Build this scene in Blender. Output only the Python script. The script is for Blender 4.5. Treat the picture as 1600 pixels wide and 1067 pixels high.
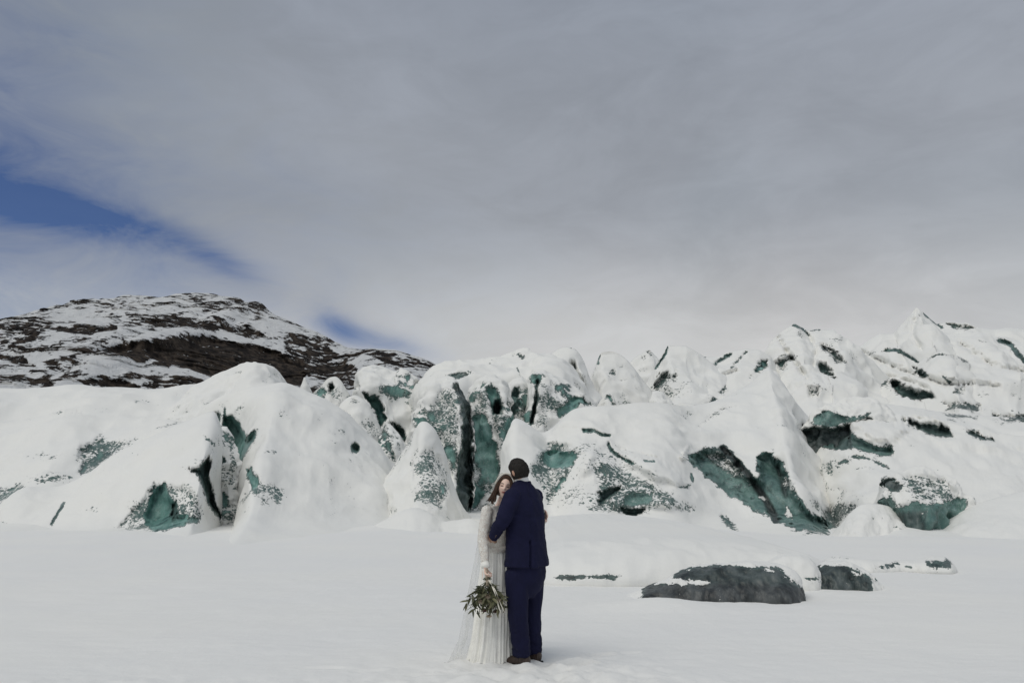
import bpy, bmesh, math, random
import numpy as np
from mathutils import Vector, Matrix

# ---------------------------------------------------------------- camera, world, sun, exposure
for o in list(bpy.data.objects):
    bpy.data.objects.remove(o)
scene = bpy.context.scene
COL = scene.collection
FPX, CU, CV = 1244.4, 800.0, 533.5          # focal length and centre in photograph pixels
PITCH = math.atan((767 - CV) / FPX)
CAM = np.array([0.0, 0.0, 1.55])
FWD = np.array([0, math.cos(PITCH), math.sin(PITCH)])
UPV = np.array([0, -math.sin(PITCH), math.cos(PITCH)])

cd = bpy.data.cameras.new('camera')
cd.lens = 28.0
cd.sensor_width = 36.0
cd.clip_start = 0.1
cd.clip_end = 20000
cam = bpy.data.objects.new('camera', cd)
COL.objects.link(cam)
cam.location = CAM
cam.rotation_euler = (math.pi / 2 + PITCH, 0, 0)
scene.camera = cam
scene.view_settings.view_transform = 'Standard'
scene.view_settings.look = 'None'
scene.view_settings.exposure = 0.08
scene.view_settings.gamma = 1.0
scene.view_settings.use_curve_mapping = False

SUN_EL, SUN_AZ = math.radians(60), math.radians(-138)     # azimuth from +Y towards +X


class G:
    """small helper for node graphs"""
    def __init__(s, tree):
        s.t = tree
        s.n = tree.nodes
        s.n.clear()

    def node(s, typ, ins=None, **props):
        x = s.n.new(typ)
        for k, v in props.items():
            setattr(x, k, v)
        for k, v in (ins or {}).items():
            s.put(x.inputs[k], v)
        return x

    def put(s, sock, v):
        if isinstance(v, bpy.types.NodeSocket):
            s.t.links.new(v, sock)
        elif v is not None:
            if isinstance(v, (tuple, list)) and len(v) == 3 and sock.type == 'RGBA':
                v = (*v, 1)
            sock.default_value = v

    def math(s, op, a, b=None, c=None, clamp=False):
        x = s.node('ShaderNodeMath', operation=op, use_clamp=clamp)
        for i, v in enumerate((a, b, c)):
            if v is not None:
                s.put(x.inputs[i], v)
        return x.outputs[0]

    def mix(s, f, a, b, blend='MIX'):
        x = s.node('ShaderNodeMix', data_type='RGBA', blend_type=blend)
        s.put(x.inputs['Factor'], f)
        s.put(x.inputs['A'], a) if False else s.put(x.inputs[6], a)
        s.put(x.inputs[7], b)
        return x.outputs[2]

    def rng(s, v, a, b, c=0.0, d=1.0, smooth=True):
        x = s.node('ShaderNodeMapRange', interpolation_type='SMOOTHSTEP' if smooth else 'LINEAR')
        for i, k in enumerate((v, a, b, c, d)):
            s.put(x.inputs[i], k)
        return x.outputs[0]

    def noise(s, vec, scale, detail=4, rough=0.55, dist=0.0, col=False):
        x = s.node('ShaderNodeTexNoise', {'Vector': vec, 'Scale': scale, 'Detail': detail,
                                         'Roughness': rough, 'Distortion': dist})
        return x.outputs['Color' if col else 'Fac']

    def mapping(s, vec, rot=(0, 0, 0), scale=(1, 1, 1), loc=(0, 0, 0)):
        x = s.node('ShaderNodeMapping', {'Vector': vec, 'Rotation': rot, 'Scale': scale, 'Location': loc})
        return x.outputs[0]


world = bpy.data.worlds.new('World')
scene.world = world
world.use_nodes = True
g = G(world.node_tree)
tc = g.node('ShaderNodeTexCoord').outputs['Generated']
sky = g.node('ShaderNodeTexSky', sky_type='NISHITA')
sky.sun_disc = False
sky.sun_elevation = SUN_EL
sky.sun_rotation = SUN_AZ
sky.air_density = 1.0
sky.dust_density = 0.3
sky.ozone_density = 3.0
sep = g.node('ShaderNodeSeparateXYZ', {0: tc})
az = g.math('ARCTAN2', sep.outputs[0], sep.outputs[1])
el = g.math('ARCSINE', sep.outputs[2])
warp = g.noise(g.mapping(tc, scale=(1, 1, 2.0)), 3.2, 5, 0.6, 0.4)
warp2 = g.noise(g.mapping(tc, scale=(1, 1, 2.6), loc=(3, 1, 2)), 7.0, 5, 0.62, 0.6)


def bump(a0, e0, wa, we, amp, slant=0.0):
    da = g.math('SUBTRACT', az, a0)
    de = g.math('SUBTRACT', g.math('SUBTRACT', el, e0), g.math('MULTIPLY', da, slant))
    q = g.math('ADD', g.math('POWER', g.math('DIVIDE', da, wa), 2.0),
               g.math('POWER', g.math('DIVIDE', de, we), 2.0))
    return g.math('MULTIPLY', g.math('EXPONENT', g.math('MULTIPLY', q, -1.0)), amp)


def add(*xs):
    r = xs[0]
    for x in xs[1:]:
        r = g.math('ADD', r, x)
    return r


def px_dir(u, v):
    d = FWD + (u - CU) / FPX * np.array([1, 0, 0]) - (v - CV) / FPX * UPV
    d = d / np.linalg.norm(d)
    return math.atan2(d[0], d[1]), math.asin(d[2])


gaps = []
for (u, v, wa, we, amp, sl) in ((40, 326, 0.12, 0.027, 0.54, -0.12), (320, 395, 0.070, 0.020, 0.48, -0.45),
                                (170, 345, 0.13, 0.022, 0.36, -0.24), (-20, 275, 0.14, 0.060, 0.26, -0.2), (-20, 400, 0.06, 0.04, 0.36, 0),
                                (525, 505, 0.028, 0.020, 0.50, -0.5), (580, 530, 0.070, 0.015, 0.70, -0.22),
                                (20, 495, 0.14, 0.030, 0.48, 0), (-350, 250, 0.3, 0.10, 0.4, 0.1), (250, 440, 0.12, 0.03, 0.25, 0), (20, 60, 0.14, 0.14, 0.32, 0),
                                (200, 330, 0.30, 0.10, 0.18, -0.2)):
    a0, e0 = px_dir(u, v)
    gaps.append(bump(a0, e0, wa, we, amp, sl))
# breaks elsewhere in the cloud deck (away from this view) come from the same noise
far = g.rng(sep.outputs[1], 0.35, -0.3, 0.0, 1.0)
rest = g.math('MULTIPLY', g.rng(warp, 0.52, 0.70, 0, 0.6), far)
gap = add(*gaps, rest)
gap = g.math('ADD', gap, g.math('MULTIPLY', g.math('SUBTRACT', warp2, 0.5), g.math('MULTIPLY', g.math('POWER', gap, 0.5), 1.9)))
gap = g.rng(gap, -0.05, 1.15, 0, 0.9, smooth=False)
# cloud deck brightness by elevation: pale near the horizon, greyer above
e_lo = g.rng(el, 0.10, 0.36, 0, 1)
e_hi = g.rng(el, 0.32, 0.75, 0, 1)
c1 = g.mix(e_lo, (0.545, 0.548, 0.540), (0.306, 0.332, 0.362))
c1 = g.mix(e_hi, c1, (0.256, 0.290, 0.340))
wisp = g.rng(warp, 0.32, 0.68, 0.945, 1.055)
wisp = g.math('MULTIPLY', wisp, g.rng(warp2, 0.3, 0.7, 0.95, 1.05))
cx = g.node('ShaderNodeCombineXYZ', {0: wisp, 1: wisp, 2: wisp}).outputs[0]
c1 = g.mix(1.0, c1, cx, 'MULTIPLY')
# thin bluish / mauve variation of the deck
hue = g.noise(tc, 1.7, 2, 0.5)
c1 = g.mix(1.0, c1, g.mix(g.rng(hue, 0.35, 0.65), (0.96, 1.0, 1.03), (1.015, 1.0, 1.015)), 'MULTIPLY')
a0, e0 = px_dir(1080, 520)
glow = bump(a0, e0, 0.42, 0.13, 1.0)          # thinner cloud, lit from behind, low in the sky
c1 = g.mix(glow, c1, g.mix(1.0, c1, (1.14, 1.12, 1.085), 'MULTIPLY'))
c1 = g.node('ShaderNodeVectorMath', {0: c1, 3: 10.0}, operation='SCALE').outputs[0]
blue = g.mix(1.0, sky.outputs[0], (0.20, 0.33, 0.55), 'MULTIPLY')
col = g.mix(gap, c1, blue)
bg = g.node('ShaderNodeBackground', {'Color': col, 'Strength': 0.10})
g.node('ShaderNodeOutputWorld', {'Surface': bg.outputs[0]})

sl = bpy.data.lights.new('sun', 'SUN')
sl.energy = 1.36
sl.angle = math.radians(50)
sl.color = (1.0, 0.955, 0.87)
sun = bpy.data.objects.new('sun', sl)
COL.objects.link(sun)
sd = Vector((math.sin(SUN_AZ) * math.cos(SUN_EL), math.cos(SUN_AZ) * math.cos(SUN_EL), math.sin(SUN_EL)))
sun.rotation_euler = (-sd).to_track_quat('-Z', 'Y').to_euler()
sun.location = sd * 50

# ---------------------------------------------------------------- helpers
rng = np.random.default_rng(7)
random.seed(7)


def tag(o, label=None, cat=None, group=None, kind=None):
    if label:
        o['label'] = label
    if cat:
        o['category'] = cat
    if group:
        o['group'] = group
    if kind:
        o['kind'] = kind
    return o


def unproj(u, v, Y):
    u, v, Y = np.broadcast_arrays(np.asarray(u, float), np.asarray(v, float), np.asarray(Y, float))
    a = (u - CU) / FPX
    b = -(v - CV) / FPX
    dy = FWD[1] + b * UPV[1]
    dz = FWD[2] + b * UPV[2]
    s = Y / dy
    return np.stack([a * s, Y + 0 * s, CAM[2] + dz * s], -1)


def proj(P):
    d = P - CAM
    zc = d @ FWD
    zc = np.where(zc < 0.05, 0.05, zc)
    return CU + FPX * d[..., 0] / zc, CV - FPX * (d @ UPV) / zc


def _hash(ix, iy, iz):
    h = (ix.astype(np.int64) * 374761393 + iy.astype(np.int64) * 668265263 + iz.astype(np.int64) * 1274126177) & 0x7fffffff
    h = ((h ^ (h >> 13)) * 1103515245) & 0x7fffffff
    return (h ^ (h >> 16)) & 0xffff


_ga = np.random.default_rng(3).normal(size=(4096, 3))
_ga /= np.linalg.norm(_ga, axis=1)[:, None]


def perlin(P):
    i = np.floor(P).astype(np.int64)
    f = P - i
    w = f * f * f * (f * (f * 6 - 15) + 10)
    out = 0
    for dx in (0, 1):
        for dy in (0, 1):
            for dz in (0, 1):
                gr = _ga[_hash(i[..., 0] + dx, i[..., 1] + dy, i[..., 2] + dz) & 4095]
                d = (gr[..., 0] * (f[..., 0] - dx) + gr[..., 1] * (f[..., 1] - dy) + gr[..., 2] * (f[..., 2] - dz))
                wt = (w[..., 0] if dx else 1 - w[..., 0]) * (w[..., 1] if dy else 1 - w[..., 1]) * (w[..., 2] if dz else 1 - w[..., 2])
                out = out + wt * d
    return out * 1.6


def fbm(P, octs=4, gain=0.5):
    r, a = 0, 1.0
    for k in range(octs):
        r = r + a * perlin(P * (2.03 ** k) + 17.3 * k)
        a *= gain
    return r


def smooth(a, b, x):
    t = np.clip((x - a) / (b - a), 0, 1)
    return t * t * (3 - 2 * t)


def sd_poly(u, v, poly):
    """signed distance in pixels, positive inside"""
    p = np.asarray(poly, float)
    dist = np.full(u.shape, 1e18)
    inside = np.zeros(u.shape, bool)
    n = len(p)
    for k in range(n):
        a, b = p[k], p[(k + 1) % n]
        e = b - a
        wx, wy = u - a[0], v - a[1]
        t = np.clip((wx * e[0] + wy * e[1]) / (e @ e + 1e-9), 0, 1)
        dist = np.minimum(dist, (wx - t * e[0]) ** 2 + (wy - t * e[1]) ** 2)
        c = ((a[1] > v) != (b[1] > v))
        with np.errstate(divide='ignore', invalid='ignore'):
            xi = a[0] + (v - a[1]) * e[0] / (e[1] if abs(e[1]) > 1e-9 else 1e-9)
        inside ^= c & (u < xi)
    d = np.sqrt(dist)
    return np.where(inside, d, -d)


def sd_line(u, v, pts, w):
    p = np.asarray(pts, float)
    dist = np.full(u.shape, 1e18)
    for k in range(len(p) - 1):
        a, b = p[k], p[k + 1]
        e = b - a
        wx, wy = u - a[0], v - a[1]
        t = np.clip((wx * e[0] + wy * e[1]) / (e @ e + 1e-9), 0, 1)
        dist = np.minimum(dist, (wx - t * e[0]) ** 2 + (wy - t * e[1]) ** 2)
    return w - np.sqrt(dist)


def mesh_np(name, V, F, smooth_shade=True, attrs=None):
    """V (n,3), F (m,4) or (m,3) arrays -> mesh"""
    me = bpy.data.meshes.new(name)
    V = np.ascontiguousarray(V, np.float32)
    F = np.ascontiguousarray(F, np.int32)
    k = F.shape[1]
    me.vertices.add(len(V))
    me.vertices.foreach_set('co', V.ravel())
    me.loops.add(F.size)
    me.loops.foreach_set('vertex_index', F.ravel())
    me.polygons.add(len(F))
    me.polygons.foreach_set('loop_start', np.arange(0, F.size, k, dtype=np.int32))
    me.polygons.foreach_set('loop_total', np.full(len(F), k, np.int32))
    me.update(calc_edges=True)
    me.validate()
    if smooth_shade:
        me.polygons.foreach_set('use_smooth', np.ones(len(me.polygons), bool))
    for k2, a in (attrs or {}).items():
        at = me.attributes.new(k2, 'FLOAT', 'POINT')
        at.data.foreach_set('value', np.ascontiguousarray(a, np.float32))
    me.update()
    return me


def grid_faces(nr, nc, wrap=False):
    r = np.arange(nr - 1)[:, None]
    c = np.arange(nc if wrap else nc - 1)[None, :]
    a = r * nc + c
    b = r * nc + (c + 1) % nc
    return np.stack([a, b, b + nc, a + nc], -1).reshape(-1, 4)


def link(name, me, mat, parent=None, loc=None):
    o = bpy.data.objects.new(name, me)
    COL.objects.link(o)
    if mat is not None:
        me.materials.append(mat)
    if parent is not None:
        o.parent = parent
    if loc is not None:
        o.location = loc
    return o


def empty(name, loc):
    o = bpy.data.objects.new(name, None)
    COL.objects.link(o)
    o.location = loc
    o.empty_display_size = 0.2
    return o


def new_mat(name):
    m = bpy.data.materials.new(name)
    m.use_nodes = True
    return m, G(m.node_tree)


def simple_mat(name, col, rough=0.7, spec=0.3, var=0.0, scale=20.0, bumps=0.0, bscale=60.0, sheen=0.0):
    m, q = new_mat(name)
    t = q.node('ShaderNodeTexCoord').outputs['Object']
    c = col
    if var:
        nz = q.rng(q.noise(t, scale, 5), 0.3, 0.7, 1 - var, 1 + var)
        c = q.mix(1.0, col, q.node('ShaderNodeCombineXYZ', {0: nz, 1: nz, 2: nz}).outputs[0], 'MULTIPLY')
    b = q.node('ShaderNodeBsdfPrincipled', {'Base Color': c, 'Roughness': rough, 'Specular IOR Level': spec})
    if sheen:
        b.inputs['Sheen Weight'].default_value = sheen
    if bumps:
        h = q.noise(t, bscale, 4)
        q.put(b.inputs['Normal'], q.node('ShaderNodeBump', {'Height': h, 'Strength': 0.6, 'Distance': bumps}).outputs[0])
    q.node('ShaderNodeOutputMaterial', {'Surface': b.outputs[0]})
    return m


# ---------------------------------------------------------------- snow and ice materials
def snow_ice(name, freq, edge=0.055):
    m, q = new_mat(name)
    t = q.node('ShaderNodeTexCoord').outputs['Object']
    ice = q.node('ShaderNodeAttribute', attribute_name='ice').outputs['Fac']
    dirt = q.node('ShaderNodeAttribute', attribute_name='dirt').outputs['Fac']
    # small snow cushions that cling to the scalloped ice
    wv = q.noise(t, freq * 0.5, 3, 0.5, col=True)
    tv = q.node('ShaderNodeVectorMath', {0: t, 1: q.node('ShaderNodeVectorMath', {0: wv, 3: 0.5 / freq}, operation='SCALE').outputs[0]}, operation='ADD').outputs[0]
    fl = q.noise(q.mapping(tv, rot=(0, math.radians(28), 0), scale=(0.85, 0.7, 1.35)), freq, 4, 0.62, 0.5)
    fl2 = q.noise(t, freq * 0.13, 3, 0.5)
    f = q.math('ADD', q.math('MULTIPLY', q.math('SUBTRACT', fl, 0.5), 1.55), q.math('MULTIPLY', q.math('SUBTRACT', fl2, 0.5), 0.9))
    mask = q.rng(q.math('ADD', ice, f), 0.5 - edge, 0.5 + edge)
    n1 = q.noise(t, freq * 0.06, 4, 0.6)
    n2 = q.noise(q.mapping(t, rot=(0.2, 0.15, 0), scale=(1, 1, 0.35)), freq * 0.25, 5, 0.6)
    ic = q.mix(q.rng(n1, 0.33, 0.68), (0.095, 0.210, 0.188), (0.220, 0.410, 0.362))
    ic = q.mix(q.rng(n2, 0.50, 0.74, 0, 0.75), ic, (0.28, 0.42, 0.40))
    ic = q.mix(q.rng(n2, 0.50, 0.30, 0, 0.8), ic, (0.022, 0.056, 0.058))
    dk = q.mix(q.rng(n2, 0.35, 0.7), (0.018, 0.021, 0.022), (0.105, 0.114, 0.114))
    ic = q.mix(dirt, ic, dk)  # dark ash tone on ice; in crevasses and hollows it paints in shade
    ic = q.mix(q.rng(ice, 0.80, 0.55, 0, 0.75), ic, (0.045, 0.066, 0.062))
    fr = q.noise(t, freq * 1.6, 3, 0.7)
    ic = q.mix(q.math('MULTIPLY', q.rng(q.math('ADD', fr, q.math('MULTIPLY', n1, 0.5)), 0.74, 1.05, 0, 0.45), q.rng(dirt, 0.2, 0.9, 1.0, 0.05)), ic, (0.62, 0.66, 0.65))
    sn = q.noise(t, 0.35, 3, 0.5)
    sc = q.mix(q.rng(sn, 0.3, 0.7), (0.805, 0.805, 0.78), (0.83, 0.825, 0.79))
    col = q.mix(mask, sc, ic)
    rough = q.rng(mask, 0, 1, 0.75, 0.42, smooth=False)
    h1 = q.noise(t, 0.3 * freq, 5, 0.65)
    h2 = q.noise(t, 2.0 * freq, 3, 0.6)
    h3 = q.noise(q.mapping(t, scale=(0.35, 1, 1.3)), 0.10 * freq, 3, 0.5)
    hs = q.math('ADD', q.math('ADD', q.math('MULTIPLY', h1, 0.16), q.math('MULTIPLY', h2, 0.035)), q.math('MULTIPLY', h3, 0.25))
    hi = q.math('SUBTRACT', q.math('MULTIPLY', n2, 0.8), 0.7)
    hh = q.node('ShaderNodeMix', data_type='FLOAT')
    q.put(hh.inputs[0], mask)
    q.put(hh.inputs[2], hs)
    q.put(hh.inputs[3], hi)
    bp = q.node('ShaderNodeBump', {'Height': hh.outputs[0], 'Strength': 0.55, 'Distance': 1.7 / freq})
    b = q.node('ShaderNodeBsdfPrincipled', {'Base Color': col, 'Roughness': rough, 'Specular IOR Level': q.rng(mask, 0, 1, 0.15, 0.35, smooth=False),
                                            'Normal': bp.outputs[0]})
    q.node('ShaderNodeOutputMaterial', {'Surface': b.outputs[0]})
    return m


M_NEAR = snow_ice('snow_over_ice_near', 16.0)
M_MID = snow_ice('snow_over_ice_mid', 9.5)
M_FAR = snow_ice('snow_over_ice_far', 6.0)


def ground_mat():
    m, q = new_mat('fresh_snow')
    t = q.node('ShaderNodeTexCoord').outputs['Object']
    sn = q.noise(t, 0.25, 4, 0.5)
    sc = q.mix(q.rng(sn, 0.3, 0.7), (0.815, 0.815, 0.80), (0.84, 0.835, 0.805))
    h1 = q.noise(q.mapping(t, scale=(0.5, 1, 1)), 3.0, 5, 0.6)
    h2 = q.noise(t, 28.0, 4, 0.65)
    h3 = q.noise(t, 160.0, 2, 0.6)
    hs = q.math('ADD', q.math('ADD', q.math('MULTIPLY', h1, 0.9), q.math('MULTIPLY', h2, 0.22)), q.math('MULTIPLY', h3, 0.10))
    bp = q.node('ShaderNodeBump', {'Height': hs, 'Strength': 0.5, 'Distance': 0.05})
    b = q.node('ShaderNodeBsdfPrincipled', {'Base Color': sc, 'Roughness': 0.8, 'Specular IOR Level': 0.12, 'Normal': bp.outputs[0]})
    q.node('ShaderNodeOutputMaterial', {'Surface': b.outputs[0]})
    return m


M_GROUND = ground_mat()
# ---------------------------------------------------------------- ground
def axis(lo, hi, parts):
    """non-uniform coordinate list from (start, step) pieces"""
    out = [lo]
    for (end, step) in parts:
        n = max(1, int(round((end - out[-1]) / step)))
        out += list(np.linspace(out[-1], end, n + 1)[1:])
    return np.array(out)


PRINTS = []          # hollows trodden into the snow around the couple: x, y, length, width, yaw, depth


def ground_z(x, y):
    P = np.stack([x * 0.16, y * 0.13, 0 * x], -1)
    z = 0.055 * fbm(P, 3)
    near = smooth(30, 12, y)
    z = z + near * 0.016 * fbm(np.stack([x * 0.9, y * 1.3, 0 * x + 3], -1), 3)
    z = z + near * 0.005 * fbm(np.stack([x * 5.0, y * 6.0, 0 * x + 9], -1), 3)
    # trodden patch round the couple and the churned strip in front of it
    tr = np.exp(-(((x - 0.25) / 1.15) ** 2 + ((y - 7.45) / 0.62) ** 2)) + 0.5 * smooth(7.5, 6.8, y) * smooth(5.6, 6.4, y)
    z = z + tr * (0.045 * fbm(np.stack([x * 4.2, y * 4.2, 0 * x + 5], -1), 4) - 0.010)
    for (px, py, L, W, yaw, dp) in PRINTS:
        dx, dy = x - px, y - py
        a = (dx * math.cos(yaw) + dy * math.sin(yaw)) / L
        b = (-dx * math.sin(yaw) + dy * math.cos(yaw)) / W
        r2 = a * a + b * b
        z = z - dp * np.exp(-r2 * r2) + 0.35 * dp * np.exp(-((np.sqrt(r2) - 1.35) / 0.28) ** 2)
    z = z + 0.12 * np.exp(-((x - 2.0) / 0.8) ** 2 - ((y - 11.3) / 0.45) ** 2)      # drift over the end of the long boulder
    # the flat rises gently towards the ice
    z = z + 0.16 * smooth(19, 30, y) * (0.45 + fbm(np.stack([x / 7.0, y / 9.0, 0 * x + 21], -1), 2))
    z = z + 0.02 * smooth(24, 60, y) * np.maximum(y - 24, 0)
    return z


_r = random.Random(5)
PRINTS += [(0.60, 7.72, 0.17, 0.11, 0.5, 0.09), (0.86, 8.15, 0.13, 0.08, 0.3, 0.06), (0.42, 7.42, 0.12, 0.07, 1.0, 0.03),
           (0.66, 7.22, 0.12, 0.06, 0.8, 0.025), (1.15, 8.3, 0.12, 0.06, 0.2, 0.025), (-0.75, 7.25, 0.14, 0.06, 0.1, 0.022),
           (-1.25, 7.4, 0.14, 0.06, 0.2, 0.02), (-1.0, 6.95, 0.12, 0.06, 0.0, 0.02), (0.2, 7.05, 0.12, 0.06, 0.6, 0.022),
           (0.95, 7.4, 0.12, 0.05, -0.3, 0.018), (1.5, 7.0, 0.12, 0.05, 0.1, 0.016), (-1.7, 7.5, 0.2, 0.05, 0.1, 0.02), (-0.5, 7.5, 0.2, 0.04, 0.1, 0.015)]
xs = axis(-6000, 6000, [(-400, 700), (-60, 20), (-14, 1.2), (-4, 0.10), (4, 0.025), (14, 0.10), (60, 1.2), (400, 20), (6000, 700)])
ys = axis(-3000, 9000, [(-100, 400), (-5, 12), (4, 0.8), (9, 0.025), (16, 0.08), (34, 0.3), (80, 1.5), (400, 20), (9000, 700)])
X, Yg = np.meshgrid(xs, ys)
Z = ground_z(X.ravel(), Yg.ravel())
gv = np.stack([X.ravel(), Yg.ravel(), Z], -1)
ground = link('snow_field', mesh_np('snow_field', gv, grid_faces(len(ys), len(xs))), M_GROUND)
tag(ground, 'flat white snow field in front of the glacier', None, None, 'structure')


# ---------------------------------------------------------------- glacier mounds
PROF = {
    'dome': [(0, 1), (0.22, 0.965), (0.45, 0.85), (0.68, 0.65), (0.85, 0.40), (0.96, 0.15), (1, 0)],
    'slope': [(0, 1), (0.08, 0.94), (0.30, 0.745), (0.55, 0.49), (0.76, 0.24), (0.90, 0.115), (1.05, 0.055), (1.25, 0.02), (1.5, 0)],
    'bell': [(0, 1), (0.08, 0.97), (0.22, 0.84), (0.42, 0.52), (0.62, 0.26), (0.82, 0.11), (1.05, 0.04), (1.35, 0)],
    'ramp': [(0, 1), (0.10, 0.93), (0.35, 0.72), (0.60, 0.47), (0.80, 0.25), (0.95, 0.115), (1.1, 0.05), (1.3, 0.015), (1.5, 0)],
    'wall': [(0, 1), (0.10, 0.965), (0.34, 0.89), (0.52, 0.80), (0.64, 0.58), (0.74, 0.32), (0.86, 0.10), (1, 0)],
    'hill': [(0, 1), (0.08, 0.925), (0.35, 0.69), (0.60, 0.47), (0.80, 0.25), (1, 0.0)],
    'shelf': [(0, 1), (0.10, 0.965), (0.30, 0.915), (0.60, 0.825), (0.80, 0.70), (0.92, 0.48), (1, 0)],
    'boulder': [(0, 1), (0.30, 0.93), (0.60, 0.76), (0.84, 0.54), (0.97, 0.34), (1.0, 0.18), (0.94, 0)],
    'block': [(0, 1), (0.30, 0.97), (0.62, 0.86), (0.86, 0.62), (0.97, 0.35), (1.0, 0.15), (0.97, 0)],
}


def resample(pts, n, sm=True):
    p = np.asarray(pts, float)
    d = np.r_[0, np.cumsum(np.linalg.norm(np.diff(p, axis=0), axis=1))]
    if sm:                                                    # Catmull-Rom through the points
        q = np.vstack([2 * p[0] - p[1], p, 2 * p[-1] - p[-2]])
        out = []
        for k in range(len(p) - 1):
            t = np.linspace(0, 1, 16, endpoint=False)[:, None]
            a, b, c, e = q[k], q[k + 1], q[k + 2], q[k + 3]
            out.append(0.5 * ((2 * b) + (c - a) * t + (2 * a - 5 * b + 4 * c - e) * t ** 2 + (3 * b - a - 3 * c + e) * t ** 3))
        p = np.vstack(out + [p[-1:]])
        d = np.r_[0, np.cumsum(np.linalg.norm(np.diff(p, axis=0), axis=1))]
    s = np.linspace(0, d[-1], n)
    return np.stack([np.interp(s, d, p[:, k]) for k in range(p.shape[1])], -1)


MOUNDS = []


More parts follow.
